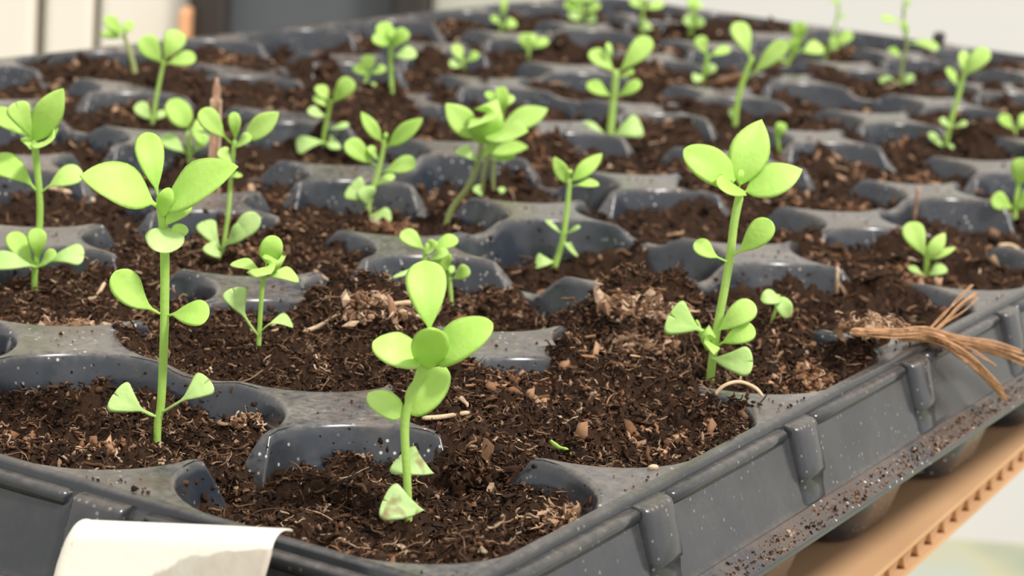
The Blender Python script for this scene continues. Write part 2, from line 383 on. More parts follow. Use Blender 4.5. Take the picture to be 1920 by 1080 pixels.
# skirt, lips, ribs and flange, swept round the four sides
def side_frame(k):
    # origin, along, outward
    return [((0, 0), (1, 0), (0, -1), NU), ((NU, 0), (0, 1), (1, 0), NV), ((NU, NV), (-1, 0), (0, 1), NU), ((0, NV), (0, -1), (-1, 0), NV)][k]
def profile_ring(prof, closed_corners=True):
    """sweep (out, z) profile round the tray rectangle with rounded corners"""
    vs_ = []; path = []
    rad = 0.10; seg = 6
    for k in range(4):
        o, al, ou, L = side_frame(k)
        ts = np.arange(0, L+1e-6, 0.25); ts = [max(t, rad) for t in ts[:1]]+list(ts[1:-1])+[L-rad]
        for t in ts: path.append(((o[0]+al[0]*t, o[1]+al[1]*t), ou))
        # corner arc
        nx = side_frame((k+1) % 4)[2]; cx, cy = o[0]+al[0]*(L-rad)-ou[0]*rad, o[1]+al[1]*(L-rad)-ou[1]*rad
        for q in range(1, seg):
            a = q/seg*math.pi/2; dx, dy = ou[0]*math.cos(a)+nx[0]*math.sin(a), ou[1]*math.cos(a)+nx[1]*math.sin(a)
            path.append(((cx+dx*rad, cy+dy*rad), (dx, dy)))
    n = len(path); m = len(prof)
    for (p, d) in path:
        for (o_, z) in prof: vs_.append(((p[0]+d[0]*o_)*S, (p[1]+d[1]*o_)*S, z*S))
    f = [((a*m+b), ((a+1) % n)*m+b, ((a+1) % n)*m+b+1, a*m+b+1) for a in range(n) for b in range(m-1)]
    return mesh_py('sweep', vs_, f)
skirt = tpart('rim_skirt', profile_ring([(-0.012, 0.0005), (0.010, 0.0005), (0.016, -0.002), (0.019, -0.008), (0.020, -0.022), (0.024, -0.034), (0.034, -0.044), (0.046, -0.07), (0.066, -0.12), (0.095, -0.19), (0.112, -0.240), (0.118, -0.250), (0.128, -0.256)]), M_SKIRT)
fl_ = tpart('rim_flange', profile_ring([(0.122, -0.2555), (0.131, -0.250), (0.136, -0.252), (0.142, -0.258), (0.195, -0.285), (0.203, -0.290), (0.205, -0.297), (0.204, -0.312), (0.198, -0.312), (0.197, -0.298), (0.19, -0.292), (0.13, -0.263)]), M_FLANGE)
# lip bead along each bay and an upright rib at each web junction
def rib_mesh():
    bm = bmesh.new(); w0, w1 = 0.078, 0.086
    sec = [(-0.020, 0.012), (-0.021, 0.056), (-0.025, 0.066), (-0.034, 0.072), (-0.07, 0.083), (-0.12, 0.100), (-0.160, 0.113), (-0.172, 0.114), (-0.180, 0.109), (-0.215, 0.113), (-0.252, 0.124)]
    rows = []
    for q, (z, out) in enumerate(sec):
        w = w0+(w1-w0)*q/(len(sec)-1); inner = out-0.05
        prof = [(-w, inner), (-w, out-0.016), (-w*0.93, out-0.006), (-w*0.78, out), (0, out+0.002), (w*0.78, out), (w*0.93, out-0.006), (w, out-0.016), (w, inner)]
        rows.append([bm.verts.new((x*S, -o_*S, z*S)) for x, o_ in prof])
    for A, B in zip(rows[:-1], rows[1:]):
        for a in range(len(A)-1): bm.faces.new((A[a], B[a], B[a+1], A[a+1]))
    bm.faces.new(rows[0])
    bmesh.ops.recalc_face_normals(bm, faces=bm.faces[:])
    me = bpy.data.meshes.new('rib'); bm.to_mesh(me); bm.free()
    for p in me.polygons: p.use_smooth = True
    me.materials.append(M_SKIRT); return me
def lip_mesh(L):
    n = 12; vs_ = []; f = []
    prof = [(0.014, -0.024), (0.028, -0.0215), (0.044, -0.022), (0.053, -0.026), (0.057, -0.033), (0.058, -0.044), (0.053, -0.054), (0.044, -0.066), (0.03, -0.06)]
    m = len(prof)
    for a in range(n+1):
        t = a/n; x = -L/2+L*t; e = min(a, n-a); ins = (0.020, 0.004, 0.0)[min(e, 2)]
        if e == 1: x = (-L/2+0.012) if a == 1 else (L/2-0.012)
        for (o_, z) in prof: vs_.append((x*S, -(o_-ins)*S, (z-ins*0.4)*S))
    f = [(a*m+b, (a+1)*m+b, (a+1)*m+b+1, a*m+b+1) for a in range(n) for b in range(m-1)]
    f += [tuple(range(m)), tuple(n*m+b for b in range(m))[::-1]]
    me = mesh_py('lip', vs_, f); me.materials.append(M_SKIRT); return me
RIB, LIP, LIPE = rib_mesh(), lip_mesh(0.78), lip_mesh(0.74)
for k in range(4):
    o, al, ou, L = side_frame(k); rz = k*math.pi/2
    for t in range(1, L):
        r = link('rib', RIB, None, skirt); r.matrix_parent_inverse = TI @ Matrix.Identity(4)
        r.location = ((o[0]+al[0]*(t-0.05))*S, (o[1]+al[1]*(t-0.05))*S, 0) if k == 0 else ((o[0]+al[0]*t)*S, (o[1]+al[1]*t)*S, 0); r.rotation_euler = (0, 0, rz)
        r.matrix_parent_inverse = Matrix.Identity(4)
    for t in range(L):
        sh = -0.05 if k == 0 else 0.0
        lp = link('lip', LIP if 0 < t < L-1 else LIPE, None, skirt); lp.matrix_parent_inverse = Matrix.Identity(4)
        lp.location = ((o[0]+al[0]*(t+0.5+sh*(t > 0)))*S, (o[1]+al[1]*(t+0.5+sh*(t > 0)))*S, 0); lp.rotation_euler = (0, 0, rz)
# the skirt's own matrix already holds the tray offset, so its children live in plain tray coordinates

# ------------------------------------------------------------------ soil
mounds = [  # u, v, height, radius  : peat heaped on walls and in corners
    (1.02, 0.52, 0.10, 0.12), (2.02, 1.55, 0.16, 0.20), (2.05, 1.75, 0.10, 0.16), (2.0, 1.35, 0.08, 0.14), (2.75, 0.99, 0.17, 0.20), (2.95, 0.85, 0.10, 0.14), (2.02, 0.55, 0.06, 0.16), (2.03, 0.80, 0.11, 0.10),
    (1.98, 2.6, 0.08, 0.2), (1.02, 0.62, 0.06, 0.1), (0.42, 0.10, 0.10, 0.14), (0.25, 0.13, 0.07, 0.12), (1.6, 1.02, 0.08, 0.16), (2.9, 0.12, 0.10, 0.12), (3.0, 0.45, 0.09, 0.16), (4.02, 0.45, 0.06, 0.18), (4.0, 0.55, 0.08, 0.14),
    (3.05, 2.3, 0.09, 0.15), (3.0, 2.6, 0.08, 0.15), (0.80, 1.85, 0.07, 0.12), (0.52, 1.03, 0.07, 0.10), (2.0, 2.03, 0.04, 0.10), (4.4, 1.0, 0.12, 0.16), (5.0, 0.6, 0.10, 0.18)]
r2 = random.Random(21)
for q in range(130):
    if r2.random() < 0.5: mounds.append((r2.randint(3, 11)+r2.uniform(-.05, .05), r2.uniform(0.6, 5.8), r2.uniform(0.03, 0.09), r2.uniform(0.1, 0.2)))
    else: mounds.append((r2.uniform(4.5, 11.8), r2.randint(2, 5)+r2.uniform(-.05, .05), r2.uniform(0.03, 0.09), r2.uniform(0.1, 0.2)))
LV = np.array([[level[i, j] for j in range(NV)] for i in range(NU)])
def soil_base(u, v):
    """smooth soil level: each cell's own level, blended where two cells meet"""
    uc = np.clip(u, 0.001, NU-0.001); vc = np.clip(v, 0.001, NV-0.001)
    i = np.floor(uc).astype(int); j = np.floor(vc).astype(int); fu = uc-i; fv = vc-j
    def nb(f, k, n):
        lo = np.clip(k-1, 0, n-1); hi = np.clip(k+1, 0, n-1)
        w = np.where(f < 0.15, 0.5*(1-f/0.15), np.where(f > 0.85, 0.5*(f-0.85)/0.15, 0)); o = np.where(f < 0.5, lo, hi); return o, w
    oi, wi = nb(fu, i, NU); oj, wj = nb(fv, j, NV)
    z = (LV[i, j]*(1-wi)+LV[oi, j]*wi)*(1-wj)+(LV[i, oj]*(1-wi)+LV[oi, oj]*wi)*wj
    # slightly dished: higher at the middle of each plug
    return z
def soil_z(u, v, fine=True):
    z = soil_base(u, v)
    for (mu, mv, h, r) in mounds:
        d2 = ((u-mu)**2+(v-mv)**2)/(r*r); z = z+h*np.exp(-d2*1.4)
    z = z+0.055*(vnoise(u*3.1+5, v*3.1+9, 1)-0.5)
    z = z+0.080*(vnoise(u*9.3, v*9.3, 2)-0.5)
    if fine:
        n3 = vnoise(u*24, v*24, 3); z = z+0.060*(n3-0.5)
        n4 = vnoise(u*55, v*55, 4); z = z+0.034*(1-np.abs(2*n4-1)-0.5)
        z = z+0.018*(vnoise(u*110, v*110, 5)-0.5)
    return z
RSQ = np.array([rsq(a) for a in np.linspace(0, 2*math.pi, 721)])
def in_cup(u, v, z, pad):
    i = np.clip(np.floor(u), 0, NU-1); j = np.clip(np.floor(v), 0, NV-1); x = u-i-0.5; y = v-j-0.5
    a = np.arctan2(y, x) % (2*math.pi); R = np.interp(a, np.linspace(0, 2*math.pi, 721), RSQ)
    tp = 1.0-0.42*(np.clip(-z, 0, 0.86)/0.86)**0.95
    return np.hypot(x, y) <= R*tp+pad
def soil_patch(u0, u1, v0, v1, st):
    us = np.arange(u0, u1+st*0.5, st); vs_ = np.arange(v0, v1+st*0.5, st); U, W = np.meshgrid(us, vs_, indexing='ij')
    Z = soil_z(U, W)
    # keep heaped peat from running over the outer rim, and keep the plug inside its cups except where it crosses a wall
    edge = np.minimum(np.minimum(U, NU-U), np.minimum(W, NV-W)); Z = np.where(edge < 0.10, np.minimum(Z, -0.025+0.3*np.maximum(edge-0.03, 0)), Z)
    keep = in_cup(U, W, Z, 0.012+st) 
    fu = np.abs(U-np.round(U)); fv = np.abs(W-np.round(W))
    tu = np.abs(W-np.floor(W)-0.5); tv = np.abs(U-np.floor(U)-0.5)
    gap = ((fu < 0.12) & (tu < 0.16)) | ((fv < 0.12) & (tv < 0.16)); inner = (edge > 0.05)
    keep |= (gap & inner) | ((Z > -0.012) & inner)
    idx = np.arange(U.size).reshape(U.shape)
    q = np.stack([idx[:-1, :-1], idx[1:, :-1], idx[1:, 1:], idx[:-1, 1:]], -1)
    kq = (keep[:-1, :-1] & keep[1:, :-1] & keep[1:, 1:] & keep[:-1, 1:])
    q = q[kq]; P = np.stack([U.ravel(), W.ravel(), Z.ravel()], 1)
    used = np.unique(q); mp = -np.ones(U.size, int); mp[used] = np.arange(len(used)); return P[used], mp[q]
pa, fa = soil_patch(0.0, 4.0, 0.0, 3.0, 0.0075)
parts = [(pa, fa)]
parts.append(soil_patch(4.0, 12.0, 0.0, 6.0, 0.02)); parts.append(soil_patch(1.0, 4.0, 3.0, 6.0, 0.02))
off = 0; PV = []; PF = []
for p, f in parts: PV.append(p); PF.append(f+off); off += len(p)
soil = link('potting_soil', mesh_np('potting_soil', np.vstack(PV)*S, np.vstack(PF)), M_SOIL)
tag(soil, 'dark brown fibrous peat soil filling the tray cells', 'soil', kind='stuff')

# crumbs and fibres, denser and finer near the camera
rs = np.random.RandomState(5)
def soil_points(n, u0, u1, v0, v1):
    U = rs.uniform(u0, u1, n); W = rs.uniform(v0, v1, n); Z = soil_z(U, W); edge = np.minimum(np.minimum(U, NU-U), np.minimum(W, NV-W))
    ok = in_cup(U, W, Z, -0.005) | ((Z > -0.005) & (edge > 0.08))
    fu = np.abs(U-np.round(U)); fv = np.abs(W-np.round(W)); tu = np.abs(W-np.floor(W)-0.5); tv = np.abs(U-np.floor(U)-0.5)
    ok |= (((fu < 0.1) & (tu < 0.1)) | ((fv < 0.1) & (tv < 0.1))) & (edge > 0.1)
    return np.stack([U, W, Z], 1)[ok]
ICO = np.array([(0, 0, 1), (0.894, 0, 0.447), (0.276, 0.851, 0.447), (-0.724, 0.526, 0.447), (-0.724, -0.526, 0.447), (0.276, -0.851, 0.447), (0.724, 0.526, -0.447), (-0.276, 0.851, -0.447), (-0.894, 0, -0.447), (-0.276, -0.851, -0.447), (0.724, -0.526, -0.447), (0, 0, -1)])
ICF = np.array([(0, 1, 2), (0, 2, 3), (0, 3, 4), (0, 4, 5), (0, 5, 1), (1, 6, 2), (2, 7, 3), (3, 8, 4), (4, 9, 5), (5, 10, 1), (6, 7, 2), (7, 8, 3), (8, 9, 4), (9, 10, 5), (10, 6, 1), (11, 7, 6), (11, 8, 7), (11, 9, 8), (11, 10, 9), (11, 6, 10)])
def rand_rot(n):
    q = rs.normal(size=(n, 4)); q /= np.linalg.norm(q, axis=1, keepdims=True); w_, x, y, z = q.T
    return np.stack([np.stack([1-2*(y*y+z*z), 2*(x*y-z*w_), 2*(x*z+y*w_)], -1), np.stack([2*(x*y+z*w_), 1-2*(x*x+z*z), 2*(y*z-x*w_)], -1), np.stack([2*(x*z-y*w_), 2*(y*z+x*w_), 1-2*(x*x+y*y)], -1)], 1)
def crumbs(P, smin, smax):
    n = len(P); s = smin*(smax/smin)**(rs.rand(n)**2.2); sh = np.stack([rs.uniform(0.9, 1.8, n), rs.uniform(0.6, 1.0, n), rs.uniform(0.5, 0.9, n)], 1)
    loc = ICO[None]*(1+rs.uniform(-0.65, 0.6, (n, 12, 1)))*sh[:, None]*s[:, None, None]
    loc = np.einsum('nij,nkj->nki', rand_rot(n), loc)
    return (P[:, None]+loc+np.array([0, 0, 0.25])*s[:, None, None]).reshape(-1, 3), (ICF[None]+12*np.arange(n)[:, None, None]).reshape(-1, 3)
def fibres(P, lmin, lmax, rmin, rmax, curl=1.0):
    n = len(P); K = 6; L = lmin*(lmax/lmin)**rs.rand(n); R = rs.uniform(rmin, rmax, n)
    az = rs.uniform(0, 2*math.pi, n); el = rs.normal(0, 0.25, n); d = np.stack([np.cos(az)*np.cos(el), np.sin(az)*np.cos(el), np.sin(el)], 1)
    pts = [P+np.array([0, 0, 0.006])]
    for q in range(K-1):
        d = d+rs.normal(0, 0.38*curl, (n, 3))*np.array([1, 1, 0.6]); d /= np.linalg.norm(d, axis=1, keepdims=True); pts.append(pts[-1]+d*(L/(K-1))[:, None])
    C = np.stack(pts, 1); C = C-(C.mean(1, keepdims=True)-P[:, None])+np.array([0, 0, 1.0])*R[:, None, None]*0.5+np.array([0, 0, 0.006])
    T = np.gradient(C, axis=1); T /= np.linalg.norm(T, axis=2, keepdims=True)+1e-9
    A = np.cross(T, np.array([0.1, 0.2, 0.97])); A /= np.linalg.norm(A, axis=2, keepdims=True)+1e-9; B = np.cross(T, A)
    prof = np.array([1.0, 0.95, 1.0, 0.9, 0.8, 0.45]); V_ = []
    for k in range(3):
        a = 2*math.pi*k/3; V_.append(C+(math.cos(a)*A+math.sin(a)*B)*R[:, None, None]*prof[None, :, None])
    Vv = np.stack(V_, 2)   # n,K,3,3
    f = []
    for q in range(K-1):
        for k in range(3): f.append((q*3+k, q*3+(k+1) % 3, (q+1)*3+(k+1) % 3, (q+1)*3+k))
    F = (np.array(f)[None]+K*3*np.arange(n)[:, None, None]).reshape(-1, 4)
    return Vv.reshape(-1, 3), F
def join(lst):
    o_ = 0; A = []; B = []
    for v, f in lst: A.append(v); B.append(f+o_); o_ += len(v)
    return np.vstack(A), np.vstack(B)
near = soil_points(27000, 0, 3.2, 0, 3.0); mid = soil_points(9000, 2, 6, 0, 4.5); far = soil_points(8000, 4, 12, 0, 6)
cv, cf = join([crumbs(near, 0.003, 0.012), crumbs(mid, 0.005, 0.022), crumbs(far, 0.010, 0.034)])
wp = []
for q in range(9000):
    i, j = (rs.randint(0, 4), rs.randint(0, 4)) if q < 4500 else (rs.randint(3, 12), rs.randint(0, 6)); a = rs.uniform(0, 2*math.pi)
    x, y = i+0.5+0.44*math.cos(a), j+0.5+0.44*math.sin(a); zs = float(soil_base(np.array([x]), np.array([y]))[0]); zq = zs*(1-rs.rand()**2.2*0.95)
    r = rsq(a)*taper(zq)-0.002; wp.append((i+0.5+r*math.cos(a), j+0.5+r*math.sin(a), zq-0.004))
wv, wf = crumbs(np.array(wp), 0.002, 0.011); wf = wf+len(cv); cv = np.vstack([cv, wv]); cf = np.vstack([cf, wf])
c_ = link('peat_crumbs', mesh_np('peat_crumbs', cv*S, cf, True), M_CRUMB, soil); tag(c_, kind='stuff')
nf = soil_points(27000, 0, 3.2, 0, 3.0); mf = soil_points(3200, 2, 6.5, 0, 4.5)
fv_, ff_ = join([fibres(nf[:7000], 0.03, 0.12, 0.0012, 0.0032, 1.3), fibres(nf[7000:], 0.02, 0.06, 0.0022, 0.0055, 1.9), fibres(mf, 0.04, 0.14, 0.002, 0.006), fibres(soil_points(900, 0, 3.2, 0, 2.4), 0.03, 0.08, 0.004, 0.009, 2.2), fibres(soil_points(2600, 2.5, 12, 0, 6), 0.05, 0.13, 0.006, 0.014, 1.6)])
M_RED = island_mat('reddish_peat', [(0, (0.10, 0.045, 0.022)), (0.6, (0.25, 0.125, 0.066)), (1, (0.50, 0.32, 0.20))])
ctrs = np.vstack([soil_points(70, 2.5, 12, 0, 6), soil_points(16, 0, 3, 0, 2.2)]); pts_ = []
for c in ctrs:
    k_ = rs.randint(20, 70); r_ = rs.uniform(0.04, 0.16); U = c[0]+rs.normal(0, r_, k_); W = c[1]+rs.normal(0, r_, k_)
    ok = (U > 0.1) & (U < 11.9) & (W > 0.1) & (W < 5.9); U, W = U[ok], W[ok]; Z = soil_z(U, W); ok = in_cup(U, W, Z, 0.0) | (Z > -0.01); pts_.append(np.stack([U, W, Z], 1)[ok])
rp = np.vstack(pts_); rv, rf = crumbs(rp, 0.006, 0.026)
rd = link('red_peat_crumbs', mesh_np('red_peat_crumbs', rv*S, rf, True), M_RED, soil); tag(rd, kind='stuff')
rv, rf = fibres(rp[::2], 0.04, 0.10, 0.003, 0.008, 1.8); rd = link('red_peat_shreds', mesh_np('red_peat_shreds', rv*S, rf), M_RED, soil); tag(rd, kind='stuff')
f_ = link('peat_fibres', mesh_np('peat_fibres', fv_*S, ff_), M_FIBRE, soil); tag(f_, kind='stuff')
# loose grains lying on the webs and the flange
gp = []
for q in range(5200):
    i, j = rs.randint(0, 13), rs.randint(0, 7); a = rs.uniform(-0.16, 0.16, 2)
    if abs(a[0])+abs(a[1]) < 0.13: gp.append((min(max(i+a[0], 0.02), 11.98), min(max(j+a[1], 0.02), 5.98), 0.002))
for q in range(4200): vq = rs.uniform(0.145, 0.200); gp.append((rs.uniform(0.2, 7), -vq, -0.259-(vq-0.142)/0.053*0.027))
for q in range(60): gp.append((-rs.uniform(0.145, 0.195), rs.uniform(0.2, 3), -0.272))
gv, gf = crumbs(np.array(gp), 0.0013, 0.007)
g_ = link('loose_grains', mesh_np('loose_grains', gv*S, gf, False), M_FIBRE); tag(g_, 'fine brown peat dust scattered on the tray rim', 'peat dust', kind='stuff')

# ------------------------------------------------------------------ seedlings
def ground_hit(x, y):
    d = ray(x, y); d = d/np.linalg.norm(d); ts = (0.35-CAM[2])/d[2]+np.arange(1400)*0.005
    PP = CAM+d*ts[:, None]; hit = np.nonzero(PP[:, 2] <= soil_z(PP[:, 0], PP[:, 1], False))[0]
    P = PP[hit[0] if len(hit) else -1]
    i, j = int(math.floor(P[0])), int(math.floor(P[1])); i = min(max(i, 0), NU-1); j = min(max(j, 0), NV-1)
    x_, y_ = P[0]-i-0.5, P[1]-j-0.5; m = max(abs(x_), abs(y_), 1e-6)
    if m > 0.42: x_ *= 0.42/m; y_ *= 0.42/m
    u, v = i+0.5+x_, j+0.5+y_
    return np.array([u, v, float(soil_z(np.array([u]), np.array([v]), True)[0])-0.01])
def leaf_width(shape, t):
    if shape == 'e': w = (math.sin(math.pi*min(1, t)**0.95))**0.8
    elif shape == 'b': w = (4*t**0.88*(1-t**0.88))**0.55 if 0 < t < 1 else 0
    elif shape == 'r': w = math.sqrt(max(0, 1-(2*t-1)**2))
    elif shape == 'f': w = (t**0.95)*(1 if t < 0.72 else math.sqrt(max(0, 1-((t-0.72)/0.28)**2)*0.999+0.001))*1.25
    else: w = 2.75*(t**1.15)*((1-t)**0.5) if t < 1 else 0
    return max(w, 0)
def make_leaf(P0, spec, rr, par, loc, depth0):
    bx, by, tx, ty, w = spec[:5]; o = dict(spec[5]) if len(spec) > 5 else {}
    shape = o.get('s', 'o'); pet = o.get('p', 0.08); bend = o.get('b', rr.uniform(-0.08, 0.08)); f = o.get('f', 0.35); dt = o.get('d', rr.uniform(-0.07, 0.09)); cup = o.get('c', 0.14)
    n, m = 18, 8
    tt = [(1-math.cos(math.pi*k/18))/2 for k in range(19)]
    A = np.array([bx, by], float); B = np.array([tx, ty], float); L = np.linalg.norm(B-A); pr = np.array([-(B-A)[1], (B-A)[0]])
    if pr[1] > 0: pr = -pr                       # bend > 0 lifts the middle of the leaf
    M_ = (A+B)/2+pr*bend
    Cn = []
    for k in range(n+1):
        t = tt[k]; p = (1-t)**2*A+2*t*(1-t)*M_+t*t*B
        Cn.append(at_plane(p[0], p[1], P0, depth0+o.get('z', 0)+dt*(t**1.2)+o.get('a', 0.03)*math.sin(math.pi*t)))
    Cn = np.array(Cn); LL = np.linalg.norm(Cn[-1]-Cn[0]); T = np.gradient(Cn, np.array(tt), axis=0); T /= np.linalg.norm(T, axis=1, keepdims=True)
    top = []; bot = []; vs_ = []; ph = rr.uniform(0, 6.28)
    for k in range(n+1):
        t = tt[k]; c = Cn[k]; toc = CAM-c; toc /= np.linalg.norm(toc)
        n0 = (1-f)*toc+f*np.array([0, 0, 1.0]); n0 = n0-T[k]*(n0@T[k]); n0 /= np.linalg.norm(n0); Bv = np.cross(T[k], n0)
        z = (c-CAM)@FW; b2 = np.array([Bv@RT, Bv@UP]); t2 = np.array([T[k]@RT, T[k]@UP]); perp = abs(b2[0]*t2[1]-b2[1]*t2[0])/max(np.linalg.norm(t2), 1e-6)
        hw = 0.5*w*z/FPX/max(perp, 0.4)
        tb = max(0, (t-pet)/(1-pet)) if pet < 1 else 0
        pw = 0.10 if pet > 0.02 else 0.05
        e = leaf_width(shape, tb); e = max(e, (pw*min(1, 0.4+t*5) if t < 0.92 else 0.0), 0.02 if k in (0, n) else 0)
        hwk = hw*e; th = 0.5*min(0.010, hw*0.12+0.002)
        rowt = []; rowb = []
        for q in range(m+1):
            s_ = -1+2*q/m; curl = cup*hwk*(s_*s_)-0.05*hwk*math.exp(-(s_/0.16)**2)+0.03*hwk*math.sin(4*math.pi*t+ph+2*s_)*abs(s_)
            p = c+Bv*s_*hwk+n0*curl-T[k]*((0.15*LL*t**4*math.exp(-(s_/0.38)**2)) if shape == 'f' else 0); rim = math.sqrt(max(0, 1-s_*s_))
            rowt.append(len(vs_)); vs_.append(p+n0*th*rim)
            if 0 < q < m: rowb.append(len(vs_)); vs_.append(p-n0*th*rim)
            else: rowb.append(rowt[-1])
        top.append(rowt); bot.append(rowb)
    fs = []
    for k in range(n):
        for q in range(m):
            fs.append((top[k][q], top[k][q+1], top[k+1][q+1], top[k+1][q])); fs.append((bot[k][q], bot[k+1][q], bot[k+1][q+1], bot[k][q+1]))
    for row in ((top[0], bot[0]), (top[n], bot[n])):
        for q in range(m):
            ids = [row[0][q], row[0][q+1], row[1][q+1], row[1][q]]; u_ = []
            for a in ids:
                if a not in u_: u_.append(a)
            if len(u_) > 2: fs.append(tuple(u_))
    me = mesh_py('leaf', [(np.asarray(v)*S-np.array(loc)) for v in vs_], fs)
    mat = {'l': M_LEAF, 'c': M_SEED, 'x': M_SPOT}[o.get('m', 'l')]
    ob = link('leaf', me, mat, par)
    if o.get('lab'): ob['label'] = o['lab']
    return ob
NSEED = [0]
def seedling(label, stem, wid, leaves, pale=False, base=None, extra=None):
    NSEED[0] += 1; rr = random.Random(100+NSEED[0])
    P0 = ground_hit(*(base or stem[0])); loc = V(P0); e = empty('seedling', loc)
    tag(e, label, 'seedling', 'young seedlings growing in the tray')
    d0 = 0.0
    lean = rr.uniform(-0.03, 0.03)
    for q, st in enumerate([stem]+(extra or [])):
        pts = [at_plane(x, y, P0, lean*k/max(1, len(st)-1)) for k, (x, y) in enumerate(st)]
        if q == 0:
            pts[0] = P0-np.array([0, 0, 0.03]) if abs(pts[0][2]-P0[2]) < 0.15 else pts[0]
            if abs(pts[0][2]-P0[2]) >= 0.15: pts.insert(0, P0-np.array([0, 0, 0.03]))
        C = catmull(np.array(pts), 6); z = (P0-CAM)@FW; n = len(C)
        w0, w1 = (wid if q == 0 else (wid[0]*0.6, wid[1]*0.5)); R = np.array([(w0+(w1-w0)*k/(n-1))*0.5*z/FPX for k in range(n)])
        R[-1] *= 0.55
        link('stem' if q == 0 else 'petiole', tube('stem', C*S-np.array(loc), R*S, 8), M_STEMP if pale else M_STEM, e)
    for sp in leaves: make_leaf(P0, sp, rr, e, loc, lean*0.7)
    return e
C_ = {'m': 'c'}
def D(**k): return k
seedling('tall seedling with three broad top leaves in the front left cell', [(295, 838), (296, 792), (302, 755), (308, 620), (309, 480), (306, 420), (300, 372)], (15, 20), [
    (294, 782, 213, 738, 66, D(s='f', p=.32, m='c', f=.1, b=-.05, d=.05)), (300, 775, 393, 712, 52, D(s='f', p=.42, m='c', f=.2, b=-.05, d=.03)),
    (303, 590, 217, 508, 56, D(p=.16, f=.3, b=-.16, d=.1)), (314, 592, 392, 592, 50, D(p=.1, f=.3, b=.12, d=.08)),
    (308, 428, 312, 475, 68, D(s='r', p=0, f=.75, d=.12, m='c')), (308, 452, 348, 424, 30, D(p=.1, f=.3)),
    (300, 392, 150, 330, 78, D(s='e', p=.12, f=.45, b=.16, d=.1)), (297, 372, 274, 249, 54, D(p=.1, f=.05, b=.0, d=-.06)), (300, 398, 446, 312, 80, D(s='e', p=.06, f=.45, b=.12, d=.1)),
    (306, 430, 352, 372, 44, D(p=.1, f=.1, d=-.05)), (300, 402, 318, 352, 34, D(s='b', p=0, f=.3, d=.05))])
seedling('seedling with one upright leaf above a cross of leaves in nearest corner cell', [(768, 992), (764, 910), (759, 810), (764, 768), (780, 725), (793, 685), (800, 640)], (15, 22), [
    (794, 957, 718, 938, 74, D(s='f', p=0, f=.2, m='x', d=.05, z=.07, c=.2, b=-.05, lab='pale seed leaf with brown blotches')), (812, 888, 746, 860, 62, D(s='f', p=0, f=.3, m='x', d=-.02, z=-.05)),
    (756, 783, 692, 738, 48, D(s='b', p=.06, f=.25, b=.05)), (762, 775, 836, 690, 66, D(s='b', p=.04, f=.2, b=-.05, d=-.05)),
    (806, 625, 796, 490, 78, D(p=.04, f=.05, b=0, d=-.08)), (795, 668, 699, 642, 64, D(s='b', p=.05, f=.35, b=-.06, d=.05)), (812, 674, 924, 606, 72, D(s='b', p=.03, f=.35, b=.06, d=.05)), (802, 690, 811, 616, 72, D(s='r', p=0, f=.75, d=.2, b=0))])
seedling('small seedling with one round top leaf in the second row', [(485, 662), (486, 630), (489, 575), (493, 525), (496, 502)], (10, 9), [
    (498, 500, 516, 442, 44, D(s='r', p=.15, f=.05)), (494, 512, 438, 492, 22, D(p=.1, f=.5, b=.12)), (494, 516, 508, 487, 40, D(s='r', p=0, f=.6, d=.08)), (498, 522, 557, 520, 26, D(p=.1, f=.4, b=.22)),
    (483, 628, 436, 540, 50, D(s='f', p=.42, f=.25, m='c', b=-.1)), (488, 624, 546, 604, 26, D(s='f', p=.35, f=.4, m='c', b=.35))])
seedling('tall seedling cut off by the left edge of the picture', [(65, 553), (66, 505), (73, 440), (75, 380), (69, 310), (64, 262)], (12, 14), [
    (68, 502, -22, 492, 38, D(m='c', f=.4, b=.15)), (78, 500, 158, 480, 42, D(m='c', f=.4, b=.22, s='f', p=.15)), (66, 500, 22, 436, 38, D(f=.2)), (73, 490, 70, 428, 36, D(f=.2)), (68, 505, 104, 470, 24, D(f=.4)),
    (71, 362, -18, 300, 48, D(p=.15, f=.35, b=.18)), (76, 362, 154, 322, 42, D(p=.2, f=.35, b=.12)),
    (66, 276, 102, 256, 32, D(f=.6, d=.1)), (62, 265, -12, 205, 38, D(p=.15, f=.3)), (64, 268, 119, 166, 56, D(f=.15, p=.03, s='e')), (62, 262, 28, 192, 46, D(f=.2, p=.05, s='f')), (60, 280, 50, 258, 22, D(f=.5))])
seedling('thin upright seedling just right of the brown stick', [(415, 490), (420, 455), (428, 400), (433, 335), (437, 290), (440, 262)], (9, 9), [
    (418, 465, 484, 402, 42, D(p=.1, f=.3, m='c')), (420, 462, 462, 422, 34, D(f=.3, m='c')), (415, 468, 382, 415, 40, D(f=.2, m='c', s='f')), (416, 478, 388, 458, 30, D(m='c', f=.4)), (432, 330, 452, 326, 14, D()), (436, 305, 412, 280, 26, D(p=.1)),
    (437, 272, 377, 205, 40, D(p=.2, f=.25)), (440, 268, 437, 210, 24, D(p=.1, f=.05)), (440, 272, 523, 210, 44, D(s='e', p=.2, f=.3)), (440, 278, 470, 252, 22, D(f=.4, d=.06))])
seedling('blurred seedling half hidden left of the brown stick', [(357, 310), (355, 285), (352, 245)], (11, 9), [
    (352, 240, 318, 188, 46, D(p=.05, f=.15, s='r')), (354, 244, 390, 232, 28, D(f=.4)), (353, 292, 303, 256, 30, D(m='c', p=.15)), (358, 295, 385, 250, 26, D(m='c', p=.2)), (356, 240, 384, 268, 18, D())])
